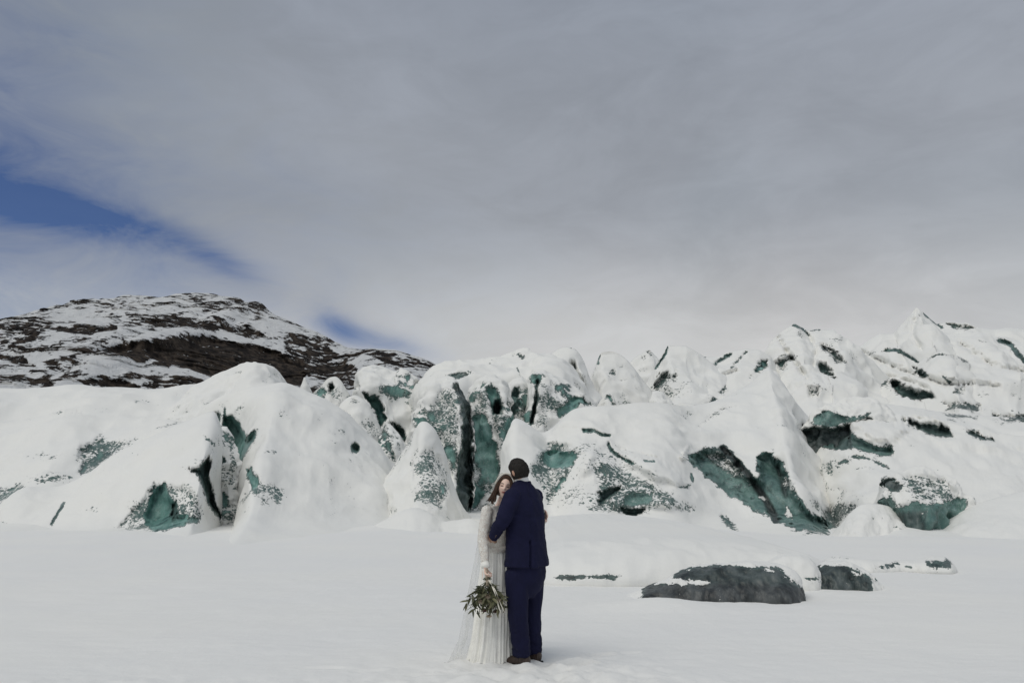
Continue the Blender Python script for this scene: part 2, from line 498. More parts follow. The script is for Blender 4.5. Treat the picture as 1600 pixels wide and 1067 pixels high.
def mound(name, label, cat, ridge, Y, D, prof='slope', feats=(), zf=-0.15, Db=None, amp=0.25, L=4.0, mat=None,
          step=2.0, tilt=0.0, group=None, base_ice=0.0, steep_ice=0.26, base_dirt=0.0, fine=0.035, seed=0.0, lobe=0.32, wind=0.0, back=None, fan=0.8, soft_crest=False, sharp=0.45):
    """A ridge traced along its crest at its own distance, with a front slope D metres deep and a back slope.
    ridge: (u, v[, Y]) crest points; feats: bare-ice hollows, cracks and ledges pressed into the surface."""
    R = []
    for p in ridge:
        R.append((p[0], p[1], p[2] if len(p) > 2 and p[2] else Y, p[3] if len(p) > 3 else 1.0))
    R = np.array(R, float)
    nc = int(max(12, (np.abs(np.diff(R[:, 0])) + np.abs(np.diff(R[:, 1]))).sum() / step))
    rr = resample(R, nc, prof not in ('hill', 'wall', 'block'))
    W = unproj(rr[:, 0], rr[:, 1], rr[:, 2])
    W[:, 2] = np.maximum(W[:, 2], zf + 0.05)
    h = W[:, 2] - zf
    hm = h.max()
    k = np.sqrt(np.clip(h / hm, 0.03, 1))
    lob = fbm(np.stack([W[:, 0] / (D * 0.55 + 0.3) + seed * 3.3, 0 * W[:, 0], 0 * W[:, 0] + seed], -1), 3)
    k = k * rr[:, 3] * (1 + lobe * np.clip(lob, -0.9, 0.9))
    Db = Db or D * 0.7
    pf = resample(PROF[prof], 400)
    vis = FPX * max(hm, D * 0.3) / Y
    nr = int(max(14, vis / (step * 1.1)))
    pf = resample([(a * D, b * hm) for a, b in PROF[prof]], nr)
    pf = pf / np.array([D, hm])
    pb = resample([(a * Db, b * hm) for a, b in back or PROF['dome' if prof == 'dome' or soft_crest else 'hill']], 14) / np.array([Db, hm])
    rows = []
    for (a, b) in pb[::-1][:-1]:
        rows.append(np.stack([W[:, 0] + tilt * a * Db * k * -1, W[:, 1] + a * Db * k, zf + h * b], -1))
    nb = len(rows)
    for (a, b) in pf:
        rows.append(np.stack([W[:, 0] * (1 - fan * a * D * k / W[:, 1]) + tilt * a * D * k, W[:, 1] - a * D * k, zf + h * b], -1))
    S = np.array(rows)                                        # (rows, cols, 3)
    # the crest itself winds towards and away from the viewer
    S[..., 1] += (0.25 * D * fbm(np.stack([W[:, 0] / (D * 0.9 + 0.3) + seed * 7.7, 0 * W[:, 0] + 2, 0 * W[:, 0]], -1), 2))[None, :] * wind
    du = np.gradient(S, axis=1)
    dv = np.gradient(S, axis=0)
    N = np.cross(du, dv)
    N /= np.linalg.norm(N, axis=-1)[..., None] + 1e-9
    N *= np.sign((N[..., 2] - 0.4 * N[..., 1]).mean()) or 1
    so = np.array([seed * 13.7, seed * 5.1, seed * 9.3])
    fade = np.clip(h / (0.25 * hm), 0.15, 1)[None, :]
    rdg = 1 - 2.2 * np.abs(perlin(S / (L * 0.55) + so + 11)) + 0.5 * (1 - 2.2 * np.abs(perlin(S / (L * 0.22) + so + 5)))
    if prof == 'wall':
        sharp = max(sharp, 0.75)
    nz = (amp * fbm(S / L + so, 3) + sharp * amp * rdg) * fade + fine * fbm(S / (L * 0.13) + so, 3)
    # crest moves only a little so the outline stays as traced
    t = np.abs(np.arange(S.shape[0]) - nb) / 12.0
    nz *= (0.25 + 0.75 * np.clip(t, 0, 1))[:, None]
    nz *= np.clip((S[..., 2] - zf) / (0.18 * hm) , 0.0, 1)
    S = S + N * nz[..., None]
    P = S.reshape(-1, 3)
    front = (np.arange(S.shape[0]) >= nb - 2)[:, None].repeat(S.shape[1], 1).ravel()
    # steep faces hold less snow
    N2 = np.cross(np.gradient(S, axis=1), np.gradient(S, axis=0))
    N2 /= np.linalg.norm(N2, axis=-1)[..., None] + 1e-9
    steep = smooth(0.75, 0.25, np.abs(N2[..., 2])).ravel()
    lowf = fbm(P / (L * 0.8) + so + 31, 2)
    ice = np.full(len(P), base_ice) + steep * steep_ice * np.clip(0.45 + 1.3 * lowf, 0, 1.4) + 0.10 * smooth(0.15, 0.6, lowf)
    dirt = np.full(len(P), base_dirt)
    u, v = proj(P)
    # hand-traced edges are roughened so hollows get natural outlines
    jit = 3.6 * fbm(P / (Y * 0.011) + 7, 4, 0.65)
    carve = np.zeros(len(P))
    for ft in feats:
        kind, pts = ft[0], ft[1]
        o = dict(ice=1.0, depth=0.0, w=6.0, soft=3.0, dirt=None, set=False, lw=2.0, jit=1.0)
        o.update(ft[2] if len(ft) > 2 else {})
        pa = np.asarray(pts, float)
        m = o['soft'] + o['lw'] + 14
        sel = front & (u > pa[:, 0].min() - m) & (u < pa[:, 0].max() + m) & (v > pa[:, 1].min() - m) & (v < pa[:, 1].max() + m)
        if not sel.any():
            continue
        us, vs = u[sel], v[sel]
        d = sd_poly(us, vs, pts) if kind == 'p' else sd_line(us, vs, pts, o['lw'])
        d = d + jit[sel] * o['jit'] * (1.0 if kind == 'p' else 0.35)
        lv = smooth(-o['soft'], o['soft'], d)
        if o['set']:
            ice[sel] = ice[sel] * (1 - lv) + o['ice'] * lv
        else:
            ice[sel] = np.maximum(ice[sel], o['ice'] * lv)
        if o['dirt'] is not None:
            dirt[sel] = dirt[sel] * (1 - lv) + o['dirt'] * lv
        if o['depth']:
            carve[sel] += o['depth'] * smooth(-1.0, o['w'], d)
    # scalloped relief on bare ice
    bare = smooth(0.4, 0.9, ice)
    carve = carve + bare * 0.006 * Y * 0.35 * fbm(P / (Y * 0.014) + 3, 3)
    ray = P - CAM
    ray /= np.linalg.norm(ray, axis=1)[:, None]
    ray[:, 2] *= 0.3
    P = P + ray * carve[:, None]
    base = np.array([W[:, 0].mean(), W[:, 1].mean(), 0.0])
    me = mesh_np(name, P - base, grid_faces(S.shape[0], S.shape[1]), True, {'ice': ice, 'dirt': dirt})
    o = link(name, me, mat or (M_FAR if Y > 56 else M_MID if Y > 20 else M_NEAR), None, base)
    tag(o, label, cat, group)
    MOUNDS.append(o)
    return o


def P_(pts, ice=1.0, depth=0.0, **k):
    if ice > 0.8:
        ice = 0.8 + (ice - 0.8) * 0.6
        k.setdefault('soft', 5.0)
    elif 'soft' not in k and ice > 0.3:
        k['soft'] = 9.0
        ice = ice * 1.06
    return ('p', pts, dict(ice=ice, depth=depth, **k))


def L_(pts, lw=2.0, ice=0.92, depth=0.4, dirt=0.55, **k):  # cracks get shade painted into their colour besides the carved depth
    return ('l', pts, dict(ice=ice, depth=depth, dirt=dirt, lw=lw, **k))
# ---------------------------------------------------------------- mountain
def mountain():
    m, q = new_mat('snowy_rock')
    t = q.node('ShaderNodeTexCoord').outputs['Object']
    rk = q.node('ShaderNodeAttribute', attribute_name='rock').outputs['Fac']
    fl = q.noise(q.mapping(t, rot=(0, math.radians(14), 0), scale=(0.65, 0.6, 1.35)), 0.30, 6, 0.70, 0.5)
    fl2 = q.noise(t, 0.035, 3)
    f = q.math('ADD', q.math('MULTIPLY', q.math('SUBTRACT', fl, 0.5), 1.7), q.math('MULTIPLY', q.math('SUBTRACT', fl2, 0.5), 0.4))
    mask = q.rng(q.math('ADD', rk, f), 0.42, 0.50)
    n1 = q.noise(q.mapping(t, scale=(1.0, 1.0, 0.28)), 0.16, 6, 0.72, 0.4)
    n2 = q.noise(t, 0.6, 4, 0.6)
    rc = q.mix(q.rng(n1, 0.40, 0.68), (0.007, 0.006, 0.006), (0.105, 0.082, 0.064))
    rc = q.mix(q.rng(n2, 0.3, 0.7, 0, 0.5), rc, (0.028, 0.024, 0.022))
    col = q.mix(mask, (0.70, 0.71, 0.715), rc)
    h = q.math('ADD', q.math('MULTIPLY', n1, 0.9), q.math('MULTIPLY', n2, 0.35))
    h = q.math('ADD', q.math('MULTIPLY', h, 0.8), q.math('MULTIPLY', mask, -0.5))
    bp = q.node('ShaderNodeBump', {'Height': h, 'Strength': 0.8, 'Distance': 6.0})
    b = q.node('ShaderNodeBsdfPrincipled', {'Base Color': col, 'Roughness': 0.9, 'Specular IOR Level': 0.1, 'Normal': bp.outputs[0]})
    q.node('ShaderNodeOutputMaterial', {'Surface': b.outputs[0]})

    ridge = [(-620, 640), (-420, 575), (-250, 540), (-120, 524), (-40, 517), (0, 513), (35, 510), (60, 504), (100, 497), (130, 488), (150, 478),
             (168, 470), (185, 464), (200, 461), (240, 463), (262, 465), (285, 461), (300, 458), (320, 458), (350, 463), (372, 465), (384, 471), (400, 470), (412, 476), (425, 489),
             (450, 500), (475, 512), (500, 522), (525, 534), (545, 543), (565, 546), (580, 544), (600, 546), (622, 547), (640, 553),
             (668, 562), (690, 574), (740, 592), (800, 612), (900, 640)]
    Y = 700.0
    R = np.array(ridge, float)
    rr = resample(np.c_[R, np.full(len(R), Y)], 900)
    W = unproj(rr[:, 0], rr[:, 1], rr[:, 2] + 60 * np.sin(rr[:, 0] / 140.0))
    zf = 20.0
    h = W[:, 2] - zf
    D = 420.0
    nr = 260
    a = np.linspace(0, 1, nr)
    # stepped cliffs: gentle ledges with steep bands, banks dipping gently to the left
    S = np.zeros((nr, 900, 3))
    S[..., 0] = W[None, :, 0]
    S[..., 1] = W[None, :, 1] - D * a[:, None] * np.clip(h / h.max(), 0.15, 1)[None, :]
    prof = 1 - a
    S[..., 2] = zf + h[None, :] * prof[:, None] ** 0.85
    q3 = S.reshape(-1, 3)
    q3 = q3 + np.c_[np.zeros(len(q3)), np.zeros(len(q3)), 5.0 * fbm(q3 / 90.0, 4)] * np.clip((np.repeat(a, 900) * 12), 0.12, 1)[:, None]
    # strata: displacement outward in bands along a warped, dipping height
    st = q3[:, 2] + 0.10 * q3[:, 0] + 15.0 * fbm(q3 / np.array([110.0, 120, 60]) + 4, 4, 0.6)
    band = st / 6.0
    saw = band - np.floor(band)
    lay = np.floor(band)
    strong = 0.32 + 1.4 * fbm(np.c_[q3[:, 0] / 55.0, lay * 3.7, q3[:, 1] * 0 + 1.5], 3)
    strong = np.clip(strong, 0, 1.3)
    cliff = smooth(0.30, 0.40, saw) * smooth(0.98, 0.88, saw)      # lower part of each band is a cliff
    rock = 0.25 + 0.45 * cliff * np.clip(strong, 0, 1)
    rock = rock + 0.34 * fbm(q3 / np.array([34.0, 40, 22]) + 8, 4, 0.6) + 0.14 * fbm(np.c_[q3[:, 0] / 9.0, q3[:, 1] / 40, q3[:, 2] / 40], 2)
    top = np.repeat(a, 900)
    u, v = proj(q3)
    jit = 5 * fbm(q3 / 30.0 + 2, 3)
    polys = [([(145, 548), (190, 532), (240, 529), (290, 523), (330, 526), (380, 535), (430, 548), (468, 566), (480, 585), (470, 605), (345, 604), (335, 592), (300, 583),
               (262, 570), (225, 562), (190, 554)], 0.97, 26),
             ([(60, 511), (95, 507), (180, 508), (182, 515), (140, 521), (95, 519)], 0.95, 10),
             ([(182, 500), (225, 498), (262, 489), (330, 500), (392, 512), (440, 530), (380, 527), (330, 517), (270, 511), (220, 508)], 0.85, 14),
             ([(116, 600), (132, 588), (160, 585), (195, 594), (222, 606), (195, 612), (150, 606)], 0.98, 10),
             ([(-20, 548), (20, 551), (42, 557), (62, 575), (40, 574), (0, 563), (-20, 560)], 0.95, 10),
             ([(58, 562), (88, 564), (112, 582), (92, 580), (70, 572)], 0.9, 8),
             ([(38, 592), (55, 586), (75, 588), (90, 602), (60, 606), (45, 602)], 0.92, 8),
             ([(0, 519), (40, 517), (70, 522), (30, 526), (0, 526)], 0.85, 6),
             ([(-10, 584), (15, 583), (40, 598), (10, 592)], 0.8, 5),
             ([(205, 582), (240, 584), (300, 596), (332, 600), (280, 604), (230, 595)], 0.66, 5),
             ([(440, 520), (480, 522), (520, 545), (560, 575), (562, 600), (530, 605), (480, 590), (450, 560)], 0.62, 8),
             ([(560, 546), (600, 546), (640, 556), (680, 570), (676, 578), (620, 575), (575, 562)], 0.66, 6),
             ([(520, 596), (556, 588), (562, 604), (545, 612), (525, 606)], 0.85, 8),
             ([(360, 466), (385, 472), (405, 472), (420, 484), (395, 484), (370, 474)], 0.72, 4),
             ([(300, 474), (335, 473), (345, 481), (310, 482)], 0.7, 4),
             ([(-200, 535), (-40, 540), (-40, 556), (-200, 570)], 0.7, 8)]
    push = np.zeros(len(q3))
    for (pl, lv, dp) in polys:
        d = sd_poly(u, v, pl) + jit
        s = smooth(-5, 5, d)
        rock = np.maximum(rock, (0.56 + 0.22 * cliff) * s * lv + (0.14 if dp > 20 else 0.04) * s) if lv > 0.7 else np.maximum(rock, lv * s * (0.75 + 0.5 * cliff))
        push += dp * smooth(-2, 10, d)
    # upper left shoulder and the middle apron keep more snow
    for (pl, mul) in (([(60, 500), (170, 470), (330, 475), (300, 488), (200, 492), (90, 504)], 0.62),
                      ([(120, 555), (190, 560), (270, 580), (330, 592), (220, 585), (170, 575), (130, 568)], 0.35),
                      ([(600, 575), (720, 585), (800, 640), (560, 640)], 0.6)):
        s = smooth(-8, 8, sd_poly(u, v, pl) + jit)
        rock *= 1 - (1 - mul) * s
    out = cliff * 3.0 * np.clip(strong, 0, 1) * np.clip(top * 8, 0.2, 1)
    q3[:, 1] += -out + push * 0.6
    q3[:, 2] += 1.2 * fbm(q3 / 14.0, 3) * np.clip(top * 10, 0.5, 1)
    # far side
    nb = 8
    B = np.zeros((nb, 900, 3))
    for i in range(nb):
        t = (i + 1) / nb
        B[nb - 1 - i] = np.stack([W[:, 0], W[:, 1] + 500 * t, zf + h * (1 - t) ** 1.2], -1)
    V = np.vstack([B.reshape(-1, 3), q3])
    rk = np.r_[np.full(nb * 900, 0.3), rock]
    base = np.array([W[:, 0].mean(), Y, 0])
    o = link('mountain', mesh_np('mountain', V - base, grid_faces(nb + nr, 900), True, {'rock': rk}), m, None, base)
    tag(o, 'dark rocky mountain with snow on its ledges behind the glacier', None, None, 'structure')


mountain()
# ---------------------------------------------------------------- the glacier, from the skyline forward
IC = 'ice mound'
SE = 'serac'
# -- upper right hills
mound('ice_peak', 'tall pointed white snow peak on the right skyline of the glacier', 'ice peak',
      [(1180, 640), (1260, 590), (1310, 560), (1335, 543), (1345, 541), (1375, 523), (1396, 522), (1405, 511), (1420, 495), (1427, 487), (1432, 481), (1437, 486), (1445, 491), (1463, 506),
       (1482, 503), (1512, 504), (1530, 512), (1550, 516), (1572, 513), (1600, 515), (1680, 522), (1800, 560), (1900, 640)],
      95, 38, 'hill', [
          ('l', [(1262, 575), (1300, 600), (1345, 612)], dict(ice=0.0, depth=1.4, lw=7.0, w=9.0, jit=2.0)),
          ('l', [(1345, 548), (1400, 574), (1470, 598), (1560, 602)], dict(ice=0.0, depth=1.6, lw=6.0, w=9.0, jit=2.0)),
          ('l', [(1500, 535), (1550, 570), (1604, 580)], dict(ice=0.0, depth=1.4, lw=6.0, w=9.0, jit=2.0)),
          ('l', [(1432, 486), (1425, 520), (1440, 545)], dict(ice=0.0, depth=1.0, lw=6.0, w=9.0, jit=2.0)),
          ('l', [(1340, 590), (1400, 588), (1450, 606)], dict(ice=0.0, depth=1.0, lw=4.0, w=7.0, jit=2.0)),

          L_([(1385, 547), (1402, 547), (1420, 556), (1433, 565)], 2.6, depth=1.2),
          L_([(1352, 553), (1385, 547)], 1.2, ice=0.6),
          P_([(1426, 572), (1440, 578), (1449, 584), (1440, 588), (1432, 582)], 1, 1.5, dirt=0.7, w=4),
          L_([(1471, 586), (1478, 592), (1485, 598)], 1.8, depth=0.6, ice=.8),
          L_([(1448, 563), (1465, 553), (1485, 555), (1512, 565)], 2.0, ice=0.55, depth=0.6),
          L_([(1444, 490), (1458, 501), (1471, 511)], 2.4, depth=1.0),
          P_([(1477, 505), (1495, 505), (1523, 511), (1508, 515), (1490, 512)], 0.95, 1.0, dirt=0.45, w=3),
          L_([(1561, 532), (1577, 536), (1588, 550), (1604, 566)], 4.0, ice=0.9, depth=1.2, dirt=.6),
          L_([(1525, 531), (1541, 533)], 1.2, ice=0.7, depth=0.3),
          P_([(1392, 590), (1410, 600), (1440, 610), (1466, 617), (1440, 626), (1412, 621), (1394, 610)], 0.86, 2.2, dirt=0.6, w=5),
          P_([(1360, 596), (1378, 588), (1392, 596), (1390, 607), (1370, 604)], 0.62, 0.5, dirt=0.7),
          P_([(1486, 612), (1494, 602), (1514, 598), (1508, 612), (1492, 618)], 0.66, 0.7, dirt=0.5),
          P_([(1474, 628), (1500, 626), (1532, 632), (1528, 642), (1478, 641)], 0.62, 0.6, dirt=0.6),
          P_([(1553, 650), (1575, 648), (1606, 646), (1606, 656), (1575, 656)], 0.75, 0.8, dirt=0.8),
          L_([(1565, 605), (1600, 592)], 2.0, ice=0.42, depth=0.3),
          P_([(1520, 610), (1560, 614), (1530, 625)], 0.4, 0.0),
          P_([(1305, 604), (1330, 596), (1338, 603), (1316, 624)], 0.55, 0.6, dirt=0.5),
      ], amp=1.1, L=11, fine=0.06, base_dirt=0.65, steep_ice=0.18, seed=1, zf=2.0, lobe=0.08)
mound('snow_hump', 'broad two-humped snow hill on the skyline left of the pointed peak', IC,
      [(1120, 650), (1165, 600), (1190, 560), (1202, 541), (1207, 530), (1216, 520), (1232, 511), (1242, 507), (1252, 513), (1264, 517), (1280, 515), (1303, 517),
       (1312, 527), (1322, 535), (1336, 545), (1360, 570), (1400, 620)],
      84, 28, 'hill', [
          ('l', [(1215, 525), (1235, 555), (1262, 590)], dict(ice=0.0, depth=1.3, lw=6.0, w=9.0, jit=2.0)),
          ('l', [(1262, 520), (1275, 545), (1270, 570)], dict(ice=0.0, depth=1.0, lw=5.0, w=8.0, jit=2.0)),

          P_([(1279, 536), (1292, 540), (1306, 546), (1318, 558), (1327, 568), (1306, 564), (1292, 553)], 0.72, 1.6, dirt=0.6, w=6),
          P_([(1274, 568), (1282, 565), (1291, 567), (1298, 578), (1309, 592), (1294, 587), (1282, 579)], 0.85, 1.5, dirt=0.6, w=5),
          L_([(1240, 508), (1254, 514), (1264, 523)], 2.0, ice=0.85, depth=0.6),
          L_([(1266, 516), (1280, 515)], 1.2, ice=0.7, depth=0.2),
          L_([(1296, 529), (1313, 531)], 2, ice=0.5, depth=0.3),
          P_([(1172, 590), (1178, 576), (1192, 565), (1206, 567), (1216, 560), (1238, 552), (1246, 560), (1230, 566), (1224, 580), (1214, 571), (1200, 573), (1190, 582)], 0.72, 1.5, w=5, dirt=0.25),
          P_([(1258, 602), (1282, 600), (1280, 618), (1266, 624)], 0.42, 0.8),
      ], amp=0.9, L=8, fine=0.06, base_dirt=0.5, steep_ice=0.18, seed=2, zf=1.0, lobe=.12)
mound('snow_ridge', 'smooth white shoulder on the skyline with two short slanting clefts', IC,
      [(1060, 640), (1085, 580), (1098, 558), (1120, 558), (1140, 550), (1166, 546), (1185, 547), (1202, 556), (1225, 590), (1250, 640)],
      76, 22, 'hill', [
          ('l', [(1075, 612), (1110, 596), (1150, 578)], dict(ice=0.0, depth=1.0, lw=5.0, w=8.0, jit=2.0)),

          L_([(1112, 573), (1126, 562), (1142, 553)], 3.0, ice=0.8, depth=1.2, dirt=.5),
          L_([(1143, 573), (1156, 560), (1166, 550)], 1.8, ice=0.8, depth=1.0, dirt=.5),
          P_([(1172, 588), (1180, 573), (1192, 563), (1200, 562), (1198, 572), (1186, 581)], 0.9, 1.0, w=4),
          L_([(1100, 556), (1097, 552)], 2.5, ice=0.9),
      ], amp=0.6, L=7, seed=3)
mound('ice_serac', 'flat-topped white serac on the skyline with a dark cleft on its left edge', SE,
      [(975, 640), (1012, 596), (1032, 560), (1043, 540), (1060, 540), (1072, 541), (1086, 549), (1100, 557), (1130, 580), (1180, 640)],
      72, 16, 'hill', [
          L_([(1042, 542), (1040, 552), (1032, 565), (1024, 575)], 2.4, ice=0.95, depth=1.0),
          P_([(1020, 606), (1024, 592), (1034, 582), (1046, 578), (1048, 590), (1038, 604), (1028, 610)], 0.62, 1.2, dirt=0.6),
          P_([(1048, 590), (1056, 577), (1062, 585), (1052, 598)], 0.55, 0.5, dirt=0.5),
          P_([(1040, 605), (1080, 592), (1085, 612), (1060, 625), (1045, 620)], 0.30, 0.0),
          L_([(1104, 634), (1122, 618), (1135, 604), (1170, 600)], 2.6, ice=0.75, depth=0.8, dirt=.6),
      ], amp=0.6, L=6, seed=4)
mound('ice_serac', 'small pointed skyline serac speckled with dark ice, between two white humps', SE,
      [(945, 625), (978, 578), (992, 560), (1004, 552), (1014, 547), (1022, 554), (1034, 570), (1060, 620)],
      78, 8, 'slope', [
          P_([(997, 559), (1006, 555), (1010, 559), (1000, 561)], 0.9, 0.4, dirt=.9), P_([(1010, 549), (1018, 548), (1024, 558), (1016, 556)], 0.8, 0.4, dirt=.8)],
      amp=0.5, L=4, seed=5)
mound('ice_serac', 'white rounded skyline serac with a dark nick on its left side', SE,
      [(885, 640), (918, 596), (931, 568), (938, 552), (948, 549), (958, 549), (972, 556), (984, 568), (1004, 594), (1040, 640)],
      69, 9, 'slope', [
          L_([(937, 556), (934, 568)], 2.2, ice=0.9, depth=0.6), P_([(952, 581), (960, 579), (961, 585), (955, 585)], 0.8, 0.3, dirt=.8),
          L_([(945, 592), (970, 594), (994, 588)], 1.2, ice=0.6, depth=0.3),
          L_([(945, 594), (936, 610), (924, 632)], 2.0, ice=0.2, depth=0.5)],
      amp=0.5, L=5, seed=6)
mound('ice_serac', 'tall white serac with a fluted right flank on the centre skyline', SE,
      [(785, 640), (828, 588), (852, 561), (866, 550), (880, 543), (893, 544), (903, 552), (914, 572), (928, 598), (955, 640)],
      66, 12, 'slope', [
          L_([(895, 568), (904, 590), (914, 618)], 6.0, ice=0.12, depth=1.6, dirt=0), L_([(898, 566), (898, 578)], 2.2, ice=0.75, depth=0.3, dirt=0.2),
          L_([(888, 543), (900, 546)], 1.5, ice=0.7, depth=0.2)],
      amp=0.6, L=5, seed=7)
mound('snow_shelf', 'long snow shelf on the skyline above the turquoise crevasses', IC,
      [(636, 660), (650, 620), (664, 590), (690, 573), (720, 568), (750, 563), (780, 558), (800, 556), (812, 553), (830, 556), (850, 554), (870, 562), (895, 590), (920, 640)],
      64, 14.5, 'shelf', [
          P_([(697, 587), (712, 582), (735, 581), (728, 589), (716, 592), (702, 595)], 0.86, 0.7, dirt=0.8, jit=.6),
          P_([(807, 552), (812, 553), (822, 559), (815, 560)], 0.95, 0.5, dirt=0.9, jit=.4),
          L_([(808, 575), (815, 590)], 1.2, ice=0.8), L_([(822, 572), (840, 560)], 1.5, ice=0.3, depth=.3),
          L_([(648, 592), (652, 598)], 1.5, ice=0.9), P_([(660, 588), (684, 586), (680, 591)], 0.5)],
      amp=0.7, L=6, seed=8)
# -- seracs of the centre
mound('ice_serac', 'wide snow-draped serac right of the dark mountain foot', SE,
      [(548, 640), (556, 612), (560, 588), (567, 574), (582, 569), (600, 573), (618, 580), (634, 578), (650, 590), (664, 612), (676, 640), (690, 690)],
      60, 9, 'wall', [
          P_([(564, 612), (578, 616), (592, 624), (602, 640), (606, 654), (600, 660), (594, 666), (588, 650), (578, 632)], 1.0, 1.6, w=5),
          P_([(602, 654), (618, 662), (630, 674), (640, 692), (634, 700), (624, 682), (612, 668)], 0.95, 1.6, dirt=0.4, w=5),
          P_([(636, 615), (645, 608), (643, 622), (636, 630)], 0.55, 0.2), L_([(652, 600), (656, 625), (650, 650)], 7, ice=0.2, depth=1.4, dirt=0),
          P_([(556, 595), (564, 598), (566, 612), (558, 618)], 0.5, 0.2)],
      amp=0.5, L=4, seed=9, steep_ice=0.5)
mound('ice_serac', 'small serac with turquoise ice and a round hole below the mountain', SE,
      [(470, 640), (484, 618), (492, 611), (502, 603), (510, 593), (518, 589), (526, 589), (534, 597), (542, 610), (552, 628), (566, 650)],
      56, 4, 'slope', [
          P_([(488, 614), (502, 605), (510, 612), (506, 626), (496, 622)], 0.95, 0.3),
          P_([(513, 603), (519, 599), (524, 602), (521, 609), (514, 609)], 1.0, 1.0, dirt=0.5, w=3),
          P_([(508, 612), (530, 598), (540, 612), (534, 632), (518, 628)], 0.46)],
      amp=0.25, L=2.5, seed=10, steep_ice=0.5, step=1.6)
mound('ice_serac', 'small white serac tip just left of the turquoise holed serac', SE,
      [(462, 622), (470, 603), (476, 590), (482, 601), (490, 618)], 57, 2, 'slope', [P_([(478, 603), (486, 606), (488, 618), (478, 612)], 0.6)], amp=0.15, L=2, seed=11, step=1.6)
mound('ice_serac', 'curved snow blade leaning along the turquoise gap', SE,
      [(520, 680), (530, 640), (540, 624), (552, 618), (562, 620), (572, 628), (584, 644), (594, 666), (602, 690), (614, 718), (624, 740)],
      47, 6, 'slope', [
          P_([(558, 660), (572, 654), (588, 655), (596, 672), (600, 692), (590, 690), (572, 678)], 0.42),
          P_([(550, 622), (560, 623), (560, 630), (550, 631)], 0.6, 0.2, dirt=.5),
          P_([(590, 700), (602, 695), (618, 725), (606, 730)], 0.40)],
      amp=0.35, L=3, seed=12, steep_ice=0.5)
mound('ice_serac', 'short wedge of speckled ice standing in the turquoise gap', SE,
      [(590, 730), (593, 690), (598, 668), (603, 658), (612, 664), (622, 677), (632, 692), (637, 705), (634, 730)],
      44, 2.5, 'wall', [P_([(593, 664), (602, 662), (610, 685), (622, 720), (612, 722), (600, 695)], 0.72, 0.2, dirt=.3), P_([(612, 690), (630, 700), (628, 715)], 0.35)],
      amp=0.2, L=2, seed=13, steep_ice=0.5, step=1.6)
mound('ice_serac', 'mottled serac wall on the left lip of the black crevasse', SE,
      [(620, 740), (640, 690), (652, 640), (664, 606), (680, 592), (698, 586), (710, 590), (720, 606), (727, 640), (730, 700), (734, 800)],
      47, 5, 'wall', [
          P_([(656, 668), (668, 640), (690, 605), (712, 606), (720, 660), (720, 720), (712, 752), (700, 730), (690, 700), (672, 680)], 0.50, 0.15, soft=10),
          P_([(668, 672), (680, 664), (690, 668), (684, 675), (670, 677)], 1, 0.3, dirt=.2),
          P_([(690, 700), (712, 690), (716, 735), (704, 735), (696, 715)], 0.78, 0.2),
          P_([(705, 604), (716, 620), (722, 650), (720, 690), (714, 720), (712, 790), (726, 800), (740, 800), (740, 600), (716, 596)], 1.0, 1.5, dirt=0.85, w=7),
      ], amp=0.35, L=3, seed=14, steep_ice=0.5)
mound('ice_serac', 'turquoise ice wall right of the black crevasse', SE,
      [(716, 800), (722, 700), (726, 640), (733, 606), (745, 594), (760, 586), (774, 586), (785, 596), (793, 620), (797, 660), (797, 700), (792, 760), (786, 800)],
      50, 4, 'wall', [
          P_([(720, 810), (718, 600), (729, 612), (735, 640), (735, 680), (739, 700), (740, 722), (734, 730), (735, 800)], 1, 2.2, dirt=0.95, w=5, jit=.5),  # black of the crevasse: shade painted over the carved ice
          P_([(737, 650), (760, 645), (766, 665), (776, 690), (781, 715), (784, 735), (772, 762), (748, 788), (738, 796), (738, 740), (742, 700)], 0.93, 0.35),
          P_([(737, 612), (764, 602), (770, 640), (758, 652), (738, 652)], 0.50),
          P_([(760, 608), (768, 602), (778, 612), (786, 632), (784, 648), (770, 648), (763, 630)], 0.95, 0.5),
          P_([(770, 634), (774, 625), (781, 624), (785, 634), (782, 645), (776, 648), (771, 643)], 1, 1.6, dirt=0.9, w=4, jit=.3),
          P_([(738, 722), (748, 726), (752, 742), (744, 754), (737, 748)], 0.35, -0.2, set=True),
          P_([(752, 760), (764, 746), (772, 758), (760, 772)], 0.40, 0.0, set=True),
          P_([(786, 668), (792, 645), (800, 658), (795, 690), (790, 700)], 0.8, 0.3)],
      amp=0.35, L=3, seed=15, steep_ice=0.5)
mound('ice_serac', 'narrow serac pillar with a dark face between turquoise wall and black cleft', SE,
      [(780, 720), (786, 650), (792, 606), (802, 592), (816, 588), (827, 598), (833, 620), (836, 660), (832, 720)],
      52, 3.5, 'wall', [
          P_([(792, 636), (796, 616), (806, 606), (812, 604), (811, 635), (806, 655), (798, 656), (792, 645)], 0.95, 0.7, dirt=0.55, w=5),
          P_([(812, 608), (828, 604), (831, 640), (828, 668), (812, 654)], 0.55, 0.1, dirt=.3)],
      amp=0.3, L=2.5, seed=16, steep_ice=0.5, step=1.6)
